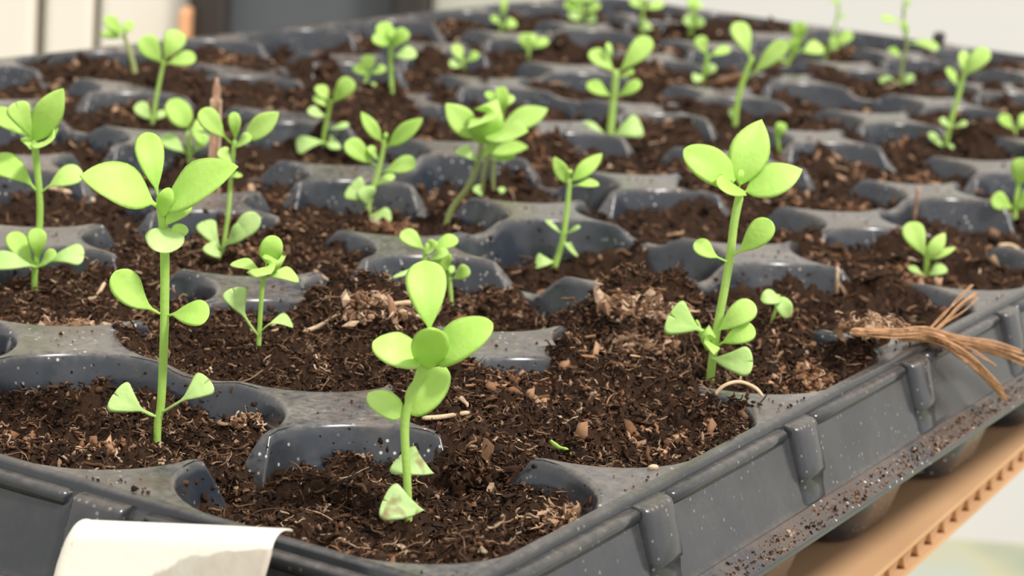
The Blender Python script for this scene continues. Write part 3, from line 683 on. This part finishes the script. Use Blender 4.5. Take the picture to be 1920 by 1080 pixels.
seedling('slim seedling with three leaves near the far left rim', [(284, 234), (291, 195), (301, 145), (309, 108)], (9, 7), [
    (305, 120, 265, 70, 42, D(p=.06, f=.2)), (307, 115, 336, 58, 42, D(p=.05, f=.1)), (306, 122, 367, 108, 30, D(p=.12, f=.35)), (286, 226, 256, 195, 28, D(m='c', f=.3)), (287, 226, 309, 208, 16, D(m='c'))])
seedling('faint pale seedling at the far left rim', [(256, 146), (246, 105), (231, 62)], (11, 8), [
    (232, 68, 197, 32, 24, D()), (230, 72, 194, 58, 24, D(f=.4)), (231, 66, 246, 40, 20, D()), (233, 66, 216, 46, 18, D())], True)
seedling('bushy seedling with two raised top leaves right of the stick', [(690, 412), (692, 375), (704, 340), (716, 295), (722, 258)], (12, 9), [
    (718, 270, 677, 210, 26, D(s='e', p=.1, f=.2)), (720, 280, 793, 222, 34, D(s='e', p=.12, f=.3)), (722, 272, 724, 248, 9, D()), (707, 312, 650, 264, 38, D(p=.12, f=.25)), (713, 325, 780, 304, 34, D(p=.1, f=.3)), (704, 348, 738, 328, 18, D()), (708, 300, 692, 274, 16, D()),
    (694, 372, 656, 348, 54, D(s='f', p=0, m='c', f=.1, d=.06)), (692, 385, 683, 350, 36, D(m='c', d=.05)), (682, 408, 734, 404, 32, D(s='f', p=0, m='c', f=.3, d=.06))])
seedling('small blurred seedling in the middle left of the tray', [(606, 282), (608, 250), (617, 208), (621, 188)], (9, 8), [
    (620, 195, 660, 148, 36, D(f=.2)), (618, 192, 597, 160, 24, D()), (616, 200, 590, 180, 16, D()), (613, 218, 578, 204, 20, D(m='c')), (614, 242, 654, 232, 13, D(m='c')), (612, 268, 556, 278, 36, D(s='f', m='c', f=.4, b=.2)), (610, 270, 632, 266, 34, D(m='c', f=.3))])
seedling('leaning seedling with a curved pale stem in mid tray', [(831, 432), (845, 396), (878, 350), (896, 308), (903, 270)], (11, 12), [
    (903, 262, 836, 194, 52, D(s='e', p=.08, f=.25)), (905, 270, 914, 198, 70, D(s='b', p=0, f=.7, d=.12)), (905, 250, 990, 246, 46, D(s='e', p=.04, f=.5, d=.16)), (900, 305, 860, 278, 30, D(s='f', m='c', f=.5)), (900, 300, 930, 262, 20, D(d=.05))], True)
seedling('upright seedling with stacked leaves right of the leaning one', [(905, 372), (906, 330), (914, 300), (922, 270)], (9, 8), [
    (915, 285, 990, 276, 30, D(s='e', f=.5, d=.1)), (918, 300, 966, 288, 26, D(f=.5, d=.06)), (925, 240, 1027, 204, 44, D(s='e', p=.18, f=.3)), (905, 366, 890, 350, 18, D(m='c'))], True)
seedling('seedling peeping up behind the stacked leaves', [(932, 371), (924, 335), (930, 270), (942, 215), (938, 180)], (8, 8), [
    (942, 222, 938, 162, 28, D(f=.1)), (940, 200, 912, 172, 18, D()), (940, 205, 962, 180, 18, D()), (932, 366, 944, 352, 14, D(m='c'))], True)
seedling('small forked seedling in the cell with tall grey back walls', [(1032, 508), (1048, 475), (1057, 440), (1064, 385), (1069, 335)], (13, 9), [
    (1042, 492, 1003, 492, 30, D(s='f', m='c', f=.4, b=.1)), (1055, 452, 1078, 472, 16, D(m='c')), (1056, 442, 1023, 412, 9, D(m='c')), (1060, 440, 1088, 424, 9, D(m='c')),
    (1068, 345, 1039, 294, 28, D(s='e', p=.05, f=.2)), (1069, 342, 1129, 288, 30, D(s='e', p=.06, f=.3)), (1072, 350, 1121, 343, 18, D(p=.15, f=.5)), (1068, 335, 1070, 318, 9, D())])
seedling('tallest seedling with four broad top leaves in the right edge cell', [(1330, 737), (1334, 690), (1342, 630), (1358, 545), (1369, 480), (1377, 415), (1388, 362)], (16, 16), [
    (1334, 672, 1412, 678, 58, D(s='f', p=.0, m='c', f=.15, d=.1, b=-.06)), (1345, 648, 1415, 616, 40, D(p=.12, f=.25, d=.05)), (1344, 622, 1415, 570, 46, D(p=.04, f=.25)), (1342, 630, 1254, 590, 74, D(s='f', p=.35, m='c', f=.1, d=.07, b=-.04)), (1332, 658, 1330, 626, 28, D(s='r', p=0, f=.4, d=.1)),
    (1368, 492, 1304, 452, 34, D(p=.3, f=.3, b=-.12)), (1370, 482, 1444, 412, 48, D(p=.16, f=.2, b=-.1)),
    (1382, 338, 1282, 280, 68, D(s='b', p=.04, f=.25, b=-.02)), (1386, 350, 1428, 225, 76, D(p=.03, f=.05, s='e', b=.04, d=-.06)), (1392, 362, 1504, 318, 64, D(p=.06, f=.3, s='e', b=.02)), (1398, 362, 1344, 346, 38, D(p=.02, f=.5, d=.12)), (1388, 350, 1390, 318, 12, D(d=.04))], extra=[[(1328, 655), (1318, 635), (1306, 600)]])
seedling('blurred seedling peeping from behind the tallest one', [(1462, 302), (1460, 275), (1455, 250)], (7, 6), [(1455, 262, 1468, 230, 22, D()), (1458, 295, 1480, 284, 16, D(m='c'))])
seedling('upright seedling with three tiers of leaves in upper middle', [(1143, 266), (1147, 222), (1152, 172), (1156, 130)], (15, 13), [
    (1156, 138, 1218, 70, 40, D(p=.1, f=.2)), (1154, 136, 1109, 94, 34, D(f=.3, p=.05)), (1148, 112, 1139, 80, 12, D()), (1157, 145, 1189, 132, 12, D()), (1149, 182, 1103, 154, 28, D(p=.1, f=.3)), (1153, 182, 1200, 152, 24, D(p=.1, f=.3)),
    (1142, 258, 1084, 242, 32, D(m='c', f=.4, b=.15)), (1146, 258, 1203, 236, 48, D(m='c', f=.3, b=.1, s='f'))])
seedling('short young seedling at the right rim beyond the coir strands', [(1735, 524), (1738, 495), (1736, 462)], (12, 12), [
    (1737, 485, 1706, 417, 42, D(p=.1, f=.1)), (1738, 492, 1772, 437, 28, D(s='e', f=.2)), (1740, 488, 1792, 464, 15, D(s='e', p=.1)), (1734, 516, 1704, 500, 14, D(m='c')), (1738, 516, 1772, 500, 24, D(m='c', f=.4))])
seedling('tiny two-leaved seedling lying on peat beside the tallest one', [(1462, 575), (1460, 562), (1457, 553)], (6, 5), [(1462, 558, 1427, 562, 30, D(m='c', f=.3, s='b', b=.15)), (1455, 556, 1480, 596, 32, D(m='c', f=.3, s='b', b=.1))])
seedling('small seedling with one side leaf behind the nearest corner plant', [(849, 584), (845, 548), (842, 522), (838, 502)], (9, 8), [
    (844, 525, 879, 502, 28, D(p=.15, f=.2)), (842, 510, 826, 478, 36, D(f=.2)), (845, 520, 848, 498, 12, D())])
seedling('seedling whose stem hides behind the upright corner leaf', [(806, 580), (798, 530), (796, 490), (802, 455)], (12, 10), [
    (798, 470, 754, 434, 32, D(p=.08, f=.25)), (803, 470, 857, 446, 28, D(p=.04, f=.4)), (800, 475, 815, 450, 22, D()), (798, 500, 728, 524, 9, D(s='e', m='c')), (800, 490, 840, 470, 20, D())])
seedling('three-leaved seedling in upper left beside a smaller one', [(732, 174), (733, 130), (733, 88)], (9, 9), [(732, 95, 716, 42, 34, D(f=.1)), (734, 92, 763, 56, 30, D()), (730, 88, 701, 66, 28, D()), (735, 105, 779, 96, 28, D(m='c', p=.1)), (733, 84, 740, 55, 26, D())])
seedling('smaller left one of two neighbouring blurred seedlings', [(695, 170), (692, 135)], (8, 7), [(692, 140, 667, 122, 24, D()), (692, 138, 688, 104, 28, D()), (693, 138, 723, 126, 18, D()), (695, 165, 702, 155, 12, D(m='c'))])
seedling('tiny blurred seedling standing alone in a reddish soil cell', [(873, 142), (868, 112)], (8, 7), [(868, 120, 853, 84, 22, D()), (869, 116, 897, 100, 18, D()), (867, 124, 842, 117, 16, D(m='c'))])
seedling('tiny two-leaved seedling right of the lone blurred one', [(990, 108), (992, 90)], (9, 8), [(992, 96, 982, 62, 26, D()), (993, 92, 1027, 74, 20, D()), (992, 90, 1000, 64, 18, D())])
seedling('faint sprout near the top middle rim', [(940, 58), (940, 40)], (6, 6), [(942, 52, 966, 40, 22, D()), (939, 46, 922, 30, 14, D()), (940, 42, 945, -6, 14, D())])
seedling('leafy clump of sprouts at the top centre rim', [(1094, 46), (1090, 22), (1090, 0)], (9, 8), [(1090, 18, 1060, 4, 24, D()), (1092, 22, 1124, 6, 22, D()), (1092, 38, 1068, 22, 22, D(m='c')), (1093, 40, 1117, 30, 20, D(m='c')), (1090, 8, 1075, -12, 22, D()), (1090, 8, 1106, -12, 22, D())])
seedling('thin sprout right of the leafy clump at the top', [(1200, 72), (1204, 40), (1206, 5)], (7, 6), [(1205, 15, 1184, -2, 20, D()), (1206, 16, 1242, 4, 20, D()), (1201, 52, 1217, 44, 26, D(m='c')), (1206, 10, 1210, -14, 18, D())])
seedling('stubby sprout at the start of the far right rim', [(1295, 66), (1297, 40), (1300, 15)], (10, 9), [(1298, 25, 1300, -4, 22, D()), (1297, 48, 1284, 32, 22, D(m='c')), (1298, 50, 1318, 36, 22, D(m='c')), (1299, 22, 1314, 5, 16, D())])
seedling('small blurred seedling left of the pair of long leaves', [(1318, 154), (1322, 130), (1328, 102)], (9, 8), [(1327, 105, 1310, 68, 26, D()), (1328, 106, 1368, 90, 18, D()), (1320, 142, 1298, 148, 20, D(m='c')), (1322, 142, 1340, 122, 18, D(m='c'))])
seedling('lanky blurred seedling with two long leaves in upper right', [(1378, 240), (1382, 195), (1396, 145), (1412, 105)], (12, 9), [(1408, 115, 1380, 42, 38, D(p=.15)), (1398, 150, 1474, 78, 34, D(p=.18, f=.2)), (1378, 228, 1370, 205, 12, D(m='c'))])
seedling('blurred seedling with one raised round leaf in upper right', [(1468, 134), (1478, 115), (1498, 90)], (10, 8), [(1502, 86, 1496, 40, 32, D()), (1490, 106, 1486, 72, 24, D()), (1500, 98, 1542, 88, 30, D()), (1475, 118, 1455, 96, 20, D(m='c'))])
seedling('tall faint seedling against the white wall right of centre', [(1546, 114), (1556, 80), (1568, 40), (1574, 2)], (6, 5), [(1554, 88, 1598, 62, 24, D()), (1550, 96, 1574, 74, 26, D()), (1570, 30, 1586, 30, 10, D()), (1572, 10, 1560, -4, 12, D())])
seedling('wispy seedling with spread leaves at the far right rim', [(1688, 166), (1692, 120), (1700, 85), (1694, 40), (1696, 0)], (8, 5), [(1700, 82, 1760, 92, 18, D(b=.2)), (1702, 78, 1692, 38, 14, D()), (1690, 108, 1668, 90, 16, D()), (1690, 158, 1650, 148, 18, D(m='c')), (1694, 160, 1710, 140, 16, D(m='c')), (1696, 42, 1650, 32, 14, D(p=.12)), (1696, 10, 1704, 2, 12, D())], True)
seedling('upright seedling with one cupped top leaf at the upper right', [(1770, 284), (1780, 240), (1797, 180), (1812, 125)], (10, 9), [(1806, 145, 1852, 92, 34, D(p=.05)), (1806, 140, 1808, 96, 20, D()), (1796, 165, 1778, 126, 18, D()), (1785, 240, 1763, 222, 14, D(m='c')), (1785, 240, 1814, 230, 12, D(m='c')), (1773, 280, 1743, 248, 16, D(m='c')), (1772, 280, 1786, 272, 14, D(m='c'))])
seedling('small sprout at the right picture edge, upper of two', [(1904, 258), (1903, 240)], (8, 7), [(1903, 245, 1876, 216, 24, D()), (1905, 244, 1930, 215, 24, D())])
seedling('seedling at the right picture edge, lower of two', [(1897, 426), (1904, 385), (1910, 345)], (10, 8), [(1903, 392, 1860, 370, 36, D(p=.1, f=.2)), (1908, 355, 1918, 296, 40, D(f=.1)), (1906, 388, 1938, 362, 30, D()), (1898, 415, 1888, 402, 16, D(m='c'))])

# withered sprout lying in the bare front cell
P0 = ground_hit(1060, 852); e = empty('withered_sprout', V(P0)); tag(e, 'withered curled green sprout lying in the bare front cell', 'sprout')
pts = [at_plane(x, y, P0, 0.03) for x, y in ((1032, 826), (1046, 838), (1060, 842), (1066, 850), (1078, 852), (1092, 858))]
C = catmull(np.array(pts), 6); n = len(C); R = 0.0085*(0.7+0.45*np.sin(np.arange(n)*0.33)**2); link('stem', tube('stem', (C*S-np.array(V(P0))), R*S, 7, 0.6), M_STEM, e)

# ------------------------------------------------------------------ loose things
def rod(name, label, cat, px, rad, mat, off=0.0, sides=7, flat=1.0, rough=0.0, seed=1, lift=0.0, group=None):
    """px: list of (x, y) pixels or (x, y, height above soil)"""
    pts = []
    for p in px:
        P = ground_hit(p[0], p[1]) if len(p) == 2 else None
        if P is None: P = at_plane(p[0], p[1], ground_hit(px[0][0], px[0][1]), p[2])
        pts.append(P+np.array([0, 0, lift]))
    C = catmull(np.array(pts), 6); r_ = np.random.RandomState(seed); n = len(C)
    R = rad*(1+rough*(r_.rand(n)-0.5)); R[0] *= 0.6; R[-1] *= 0.6
    o = link(name, tube(name, C*S, R*S, sides, flat), mat); tag(o, label, cat, group); return o
# upright brown stick
P0 = ground_hit(400, 402); pts = [P0-np.array([0, 0, 0.06])]+[at_plane(x, y, P0, 0) for x, y in ((400, 380), (401, 330), (403, 270), (405, 200), (407, 146))]
C = catmull(np.array(pts), 8); n = len(C); r_ = np.random.RandomState(3); z = (P0-CAM)@FW
R = np.interp(np.arange(n)/(n-1), [0, .7, .93, 1], [12, 11.5, 8, 3])*z/FPX*(1+0.18*(r_.rand(n)-0.5))
stk = empty('wooden_stick', V(P0)); tag(stk, 'rough brown stick standing upright behind the left seedlings', 'stick')
link('shaft', tube('shaft', C*S-np.array(V(P0)), R*S, 8, 0.5), M_WOOD, stk)
for k, dx in enumerate((-8, 9)):
    Q = C+RH*dx*z/FPX*0.95-FH*0.012; link('pale_edge', tube('pale_edge', Q[4:-6]*S-np.array(V(P0)), np.full(n-10, 2.6*z/FPX*S), 5), M_CHIP, stk)
# coir bundle over the right rim
hub = at_v(1735, 632, 0.02)
cb = empty('coir_bundle', V(hub)); tag(cb, 'orange coir strands fanned out over the right rim', 'coir fibres')
rs3 = random.Random(9)
bundles = [(((1600, 622, .09), (1670, 626, .03), (1740, 624, -.01), (1800, 640, -.09), (1870, 655, -.17), (1925, 676, -.23)), 26), (((1690, 634, .03), (1745, 634, -.01), (1790, 655, -.10), (1830, 685, -.16), (1880, 735, -.22)), 30), (((1740, 632, .01), (1770, 600, .0), (1800, 575, -.01), (1830, 548, -.03)), 8), (((1760, 630, -.03), (1820, 650, -.12), (1868, 678, -.2)), 2)]
for pth, cnt in bundles:
    for k in range(cnt):
        jit = rs3.uniform(-1, 1); jv = rs3.uniform(-1, 1); pts = []
        for q, (x, y, v) in enumerate(pth):
            sp = (6+12*q/len(pth))*jit; pts.append(at_v(x+sp*0.4+rs3.uniform(-4, 4), y+sp+rs3.uniform(-4, 4), v-abs(jv)*0.03*(q > 0)))
        C = catmull(np.array(pts), 5); link('strand', tube('strand', C*S-np.array(V(hub)), rs3.uniform(0.0016, 0.0034)*S, 5), M_COIR, cb)
# peat clumps
def clump(label, x, y, w, h, mat, seed, v=None, lift=0.0):
    P = ground_hit(x, y+h*0.3) if v is None else at_v(x, y, v); z = (P-CAM)@FW; k = z/FPX
    r_ = np.random.RandomState(seed); n = 170; e = empty('peat_clump', V(P)); tag(e, label, 'peat clump')
    global rs
    sv = rs; rs = r_
    loc = r_.normal(0, 0.28, (n, 3))*np.array([w*k, w*k*0.6, h*k])
    loc = loc[:, [0]]*RH+loc[:, [1]]*FH+loc[:, [2]]*np.array([0, 0, 1.0])+np.array([0, 0, h*k*0.25+lift])
    a, b = crumbs(loc, 0.006, min(0.026, 0.3*w*k)); ob = link('crumb_mass', mesh_np('crumb_mass', a*S, b, False), mat, e); tag(ob, kind='stuff')
    a, b = fibres(loc[:110]+np.array([0, 0, 0.01]), 0.03, 0.08, 0.002, 0.006, 1.5); ob = link('fibre_shreds', mesh_np('fibre_shreds', a*S, b), mat, e); tag(ob, kind='stuff')
    rs = sv
M_TAN = island_mat('tan_peat', [(0, (0.12, 0.062, 0.034)), (0.5, (0.30, 0.17, 0.10)), (1, (0.60, 0.44, 0.30))])
clump('reddish peat clump on the wall behind the corner plant', 735, 445, 66, 34, M_RED, 1)
clump('tan peat flakes strewn on the grey web at far left front', 140, 622, 95, 18, M_TAN, 2)
clump('shaggy tan peat clump right of the small round-leaved seedling', 690, 585, 110, 46, M_TAN, 3)
clump('crumbly tan peat clump at the near end of the coir strands', 1630, 628, 90, 34, M_TAN, 4, v=0.1)
clump('ragged tan bark pile at the rim of the corner cell', 1050, 985, 90, 40, M_TAN, 5)
clump('reddish peat ball beside the empty right edge pocket', 1510, 715, 46, 40, M_RED, 6)
clump('tan peat clump under the short seedling at the right rim', 1735, 540, 40, 26, M_RED, 7)
clump('pale brown peat tuft on the ridge above the right edge cells', 1610, 405, 60, 40, M_RED, 8)
clump('tan peat crust along the middle wall, right of the hidden stem', 880, 475, 70, 20, M_TAN, 9)
clump('brown fibrous peat heap on the wall left of the tallest seedling', 1190, 575, 150, 60, M_TAN, 10)
clump('tan crumb patch in front of the tallest seedling', 1190, 650, 120, 40, M_TAN, 11)
clump('brown peat lump bridging the two front right cells', 905, 850, 80, 70, M_FIBRE, 12)
clump('tan peat shreds on the tip of the front left web', 505, 820, 60, 26, M_TAN, 13)
# straws, roots and splinters
rod('straw', 'pale straw lying across the second row peat', 'straw', [(588, 516, 0), (620, 540, .02), (668, 568, .03)], 0.010, M_STRAW, seed=1, lift=.02, flat=.6)
rod('straw', 'short straw pointing at the small round-leaved seedling', 'straw', [(566, 634), (600, 612), (638, 592)], 0.008, M_STRAW, lift=.015)
rod('straw', 'short level straw beside the upright corner leaf', 'straw', [(722, 590, 0), (745, 586, 0), (770, 583, 0)], 0.009, M_STRAW, lift=.03)
rod('straw', 'thin straw slanting down right of the shaggy clump', 'straw', [(748, 592, 0), (770, 600, 0), (796, 608, 0)], 0.007, M_STRAW, lift=.02)
rod('splinter', 'thin splinter and husk in the second row soil', 'splinter', [(582, 660), (596, 680), (612, 695)], 0.008, M_CHIP, lift=.02)
rod('splinter', 'pale chip standing in the nearest corner cell', 'splinter', [(1224, 920, 0), (1222, 900, .02), (1224, 885, .03)], 0.016, M_CHIP, flat=.4, lift=.02)
rod('rootlet', 'fine root thread hanging off the speckled front web', 'rootlet', [(525, 812, 0), (550, 832, .05), (575, 845, .08), (592, 858, .1)], 0.006, M_STRAW, sides=5, lift=.03)
rod('rootlet', 'long brown root arching in the corner cell', 'rootlet', [(790, 800), (830, 790), (880, 786)], 0.008, M_STRAW, lift=.03)
rod('rootlet', 'arched root loop at the foot of the tallest seedling', 'rootlet', [(1335, 752, 0), (1356, 730, 0), (1385, 722, 0), (1415, 733, 0), (1430, 750, 0)], 0.006, M_STRAW, sides=5, lift=.01)
rod('twig', 'dark curved twig lying above the right edge cells', 'twig', [(1566, 338, 0), (1592, 352, 0), (1620, 378, 0), (1660, 398, 0), (1702, 418, 0)], 0.016, M_WOOD, rough=.4, lift=.02)
rod('straw', 'thin upright brown straw above the short rim seedling', 'straw', [(1712, 418, 0), (1718, 385, 0), (1722, 350, 0)], 0.009, M_WOOD, lift=0)
rod('rootlet', 'pale curled root strip at the right picture edge', 'rootlet', [(1870, 470, 0), (1895, 470, 0), (1914, 488, 0), (1916, 520, 0), (1898, 545, 0)], 0.022, M_STRAW, rough=.3, flat=.5, lift=.02)
rod('straw', 'thin pale straw hanging on the right grey ridge', 'straw', [(1568, 556, 0), (1569, 530, .02), (1570, 505, .02)], 0.007, M_STRAW, lift=.01)
rod('rootlet', 'thin root thread across the soil left of the tall seedling', 'rootlet', [(88, 360, 0), (140, 372, 0), (200, 395, 0), (232, 412, 0)], 0.010, M_STRAW, rough=.4, lift=.02)
rod('straw', 'short tan straw in the left soil beside the cut-off seedling', 'straw', [(165, 572), (180, 556), (196, 545)], 0.007, M_STRAW, lift=.02)
rod('wood_chip', 'pale orange wood chip lying in the far right soil', 'wood chip', [(1340, 168, 0), (1365, 160, 0), (1392, 152, 0)], 0.045, M_RED, flat=.4, lift=.03)
rod('bark_flake', 'dark pointed bark flake on the far right rim', 'bark flake', [(1752, 112, 0), (1757, 88, 0), (1762, 60, 0)], 0.06, M_BLACK, flat=.4, lift=.0)

# ------------------------------------------------------------------ paper tape on the front rim
def tape():
    # a strip folded over the front lip: its upper edge curls back over the fold, then it hangs down in front
    tl, tr_ = at_u(146, 994, -0.17), at_u(540, 1013, -0.17)
    nL, nW = 36, 26; vs_ = []; al = tr_-tl; L = np.linalg.norm(al); al /= L
    dn = np.array([-0.20, 0.10, -0.97]); dn -= al*(dn@al); dn /= np.linalg.norm(dn); out = np.cross(al, dn)
    if out[0] > 0: out = -out
    W = 0.46; Rf = 0.060
    for side in (0, 1):
        for a in range(nL+1):
            t = a/nL
            for b in range(nW+1):
                s_ = b/nW; r_ = Rf-(0.004 if side else 0)
                if s_ < 0.4:                      # fold: from behind, over the top, to the front
                    an = math.pi*(0.62-0.62*s_/0.4); o_ = r_*math.cos(an); d_ = -r_*math.sin(an)+Rf*0.55
                else:
                    d_ = W*(s_-0.4)/0.6+Rf*0.55; o_ = r_+0.02*math.sin(math.pi*(s_-0.4)/0.6)
                end = 0.05*(d_/W)**1 if t < 0.5 else 0.0
                x = L*t+(0.5-t)*2*(-0.035*math.sin(math.pi*min(1, max(0, d_)/0.28))) if t < 0.5 else L*t-(t-0.5)*2*0.05*max(0, d_-0.03)/0.2
                o_ += 0.006*math.sin(7*t+3*s_)-0.03*max(0, (0.06-t)/0.06)**2
                vs_.append((tl+al*x+dn*d_+out*o_)*S)
    n1 = (nL+1)*(nW+1); f = []
    idx = lambda s_, a, b: s_*n1+a*(nW+1)+b
    for a in range(nL):
        for b in range(nW):
            f.append((idx(0, a, b), idx(0, a+1, b), idx(0, a+1, b+1), idx(0, a, b+1))); f.append((idx(1, a, b), idx(1, a, b+1), idx(1, a+1, b+1), idx(1, a+1, b)))
    for a in range(nL):
        f.append((idx(0, a, 0), idx(1, a, 0), idx(1, a+1, 0), idx(0, a+1, 0))); f.append((idx(0, a, nW), idx(0, a+1, nW), idx(1, a+1, nW), idx(1, a, nW)))
    for b in range(nW):
        f.append((idx(0, 0, b), idx(0, 0, b+1), idx(1, 0, b+1), idx(1, 0, b))); f.append((idx(0, nL, b), idx(1, nL, b), idx(1, nL, b+1), idx(0, nL, b+1)))
    me = mesh_py('paper_tape', vs_, f)
    uv = me.uv_layers.new(name='strip')
    for lp in me.loops:
        q = lp.vertex_index % n1; uv.data[lp.index].uv = (q//(nW+1)/nL, (q % (nW+1))/nW)
    return me
def tape_mat():
    m, nt, b = new_mat('paper_tape_two_tone'); L = nt.links
    uv = N(nt, 'ShaderNodeUVMap'); uv.uv_map = 'strip'; sp = N(nt, 'ShaderNodeSeparateXYZ'); L.new(uv.outputs[0], sp.inputs[0])
    n1 = noise(nt, 150, 3); n2 = noise(nt, 420, 2); n3 = noise(nt, 700, 1)
    # grey area over the lower strip, rising to the right with a ragged edge
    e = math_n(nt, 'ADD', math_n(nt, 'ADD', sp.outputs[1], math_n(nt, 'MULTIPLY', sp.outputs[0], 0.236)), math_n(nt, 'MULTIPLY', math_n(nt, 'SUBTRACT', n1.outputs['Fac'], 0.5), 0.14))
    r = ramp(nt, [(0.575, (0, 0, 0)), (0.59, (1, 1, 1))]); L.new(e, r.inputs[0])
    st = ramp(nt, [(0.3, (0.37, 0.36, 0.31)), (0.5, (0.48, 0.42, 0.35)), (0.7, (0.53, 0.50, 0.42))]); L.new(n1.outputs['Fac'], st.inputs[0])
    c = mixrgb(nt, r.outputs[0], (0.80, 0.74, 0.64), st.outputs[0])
    d_ = ramp(nt, [(0.70, (0, 0, 0)), (0.76, (1, 1, 1))]); L.new(n2.outputs['Fac'], d_.inputs[0])
    c = mixrgb(nt, math_n(nt, 'MULTIPLY', d_.outputs[0], 0.6), c, (0.45, 0.40, 0.30))
    L.new(c, b.inputs['Base Color']); b.inputs['Roughness'].default_value = 0.75
    bp = N(nt, 'ShaderNodeBump'); bp.inputs['Strength'].default_value = 0.2; bp.inputs['Distance'].default_value = 0.0004; L.new(n3.outputs['Fac'], bp.inputs['Height']); L.new(bp.outputs[0], b.inputs['Normal'])
    return m
tp = link('paper_tape', tape(), tape_mat()); tag(tp, 'cream paper tape strip with a grey area on the front rim', 'paper tape')
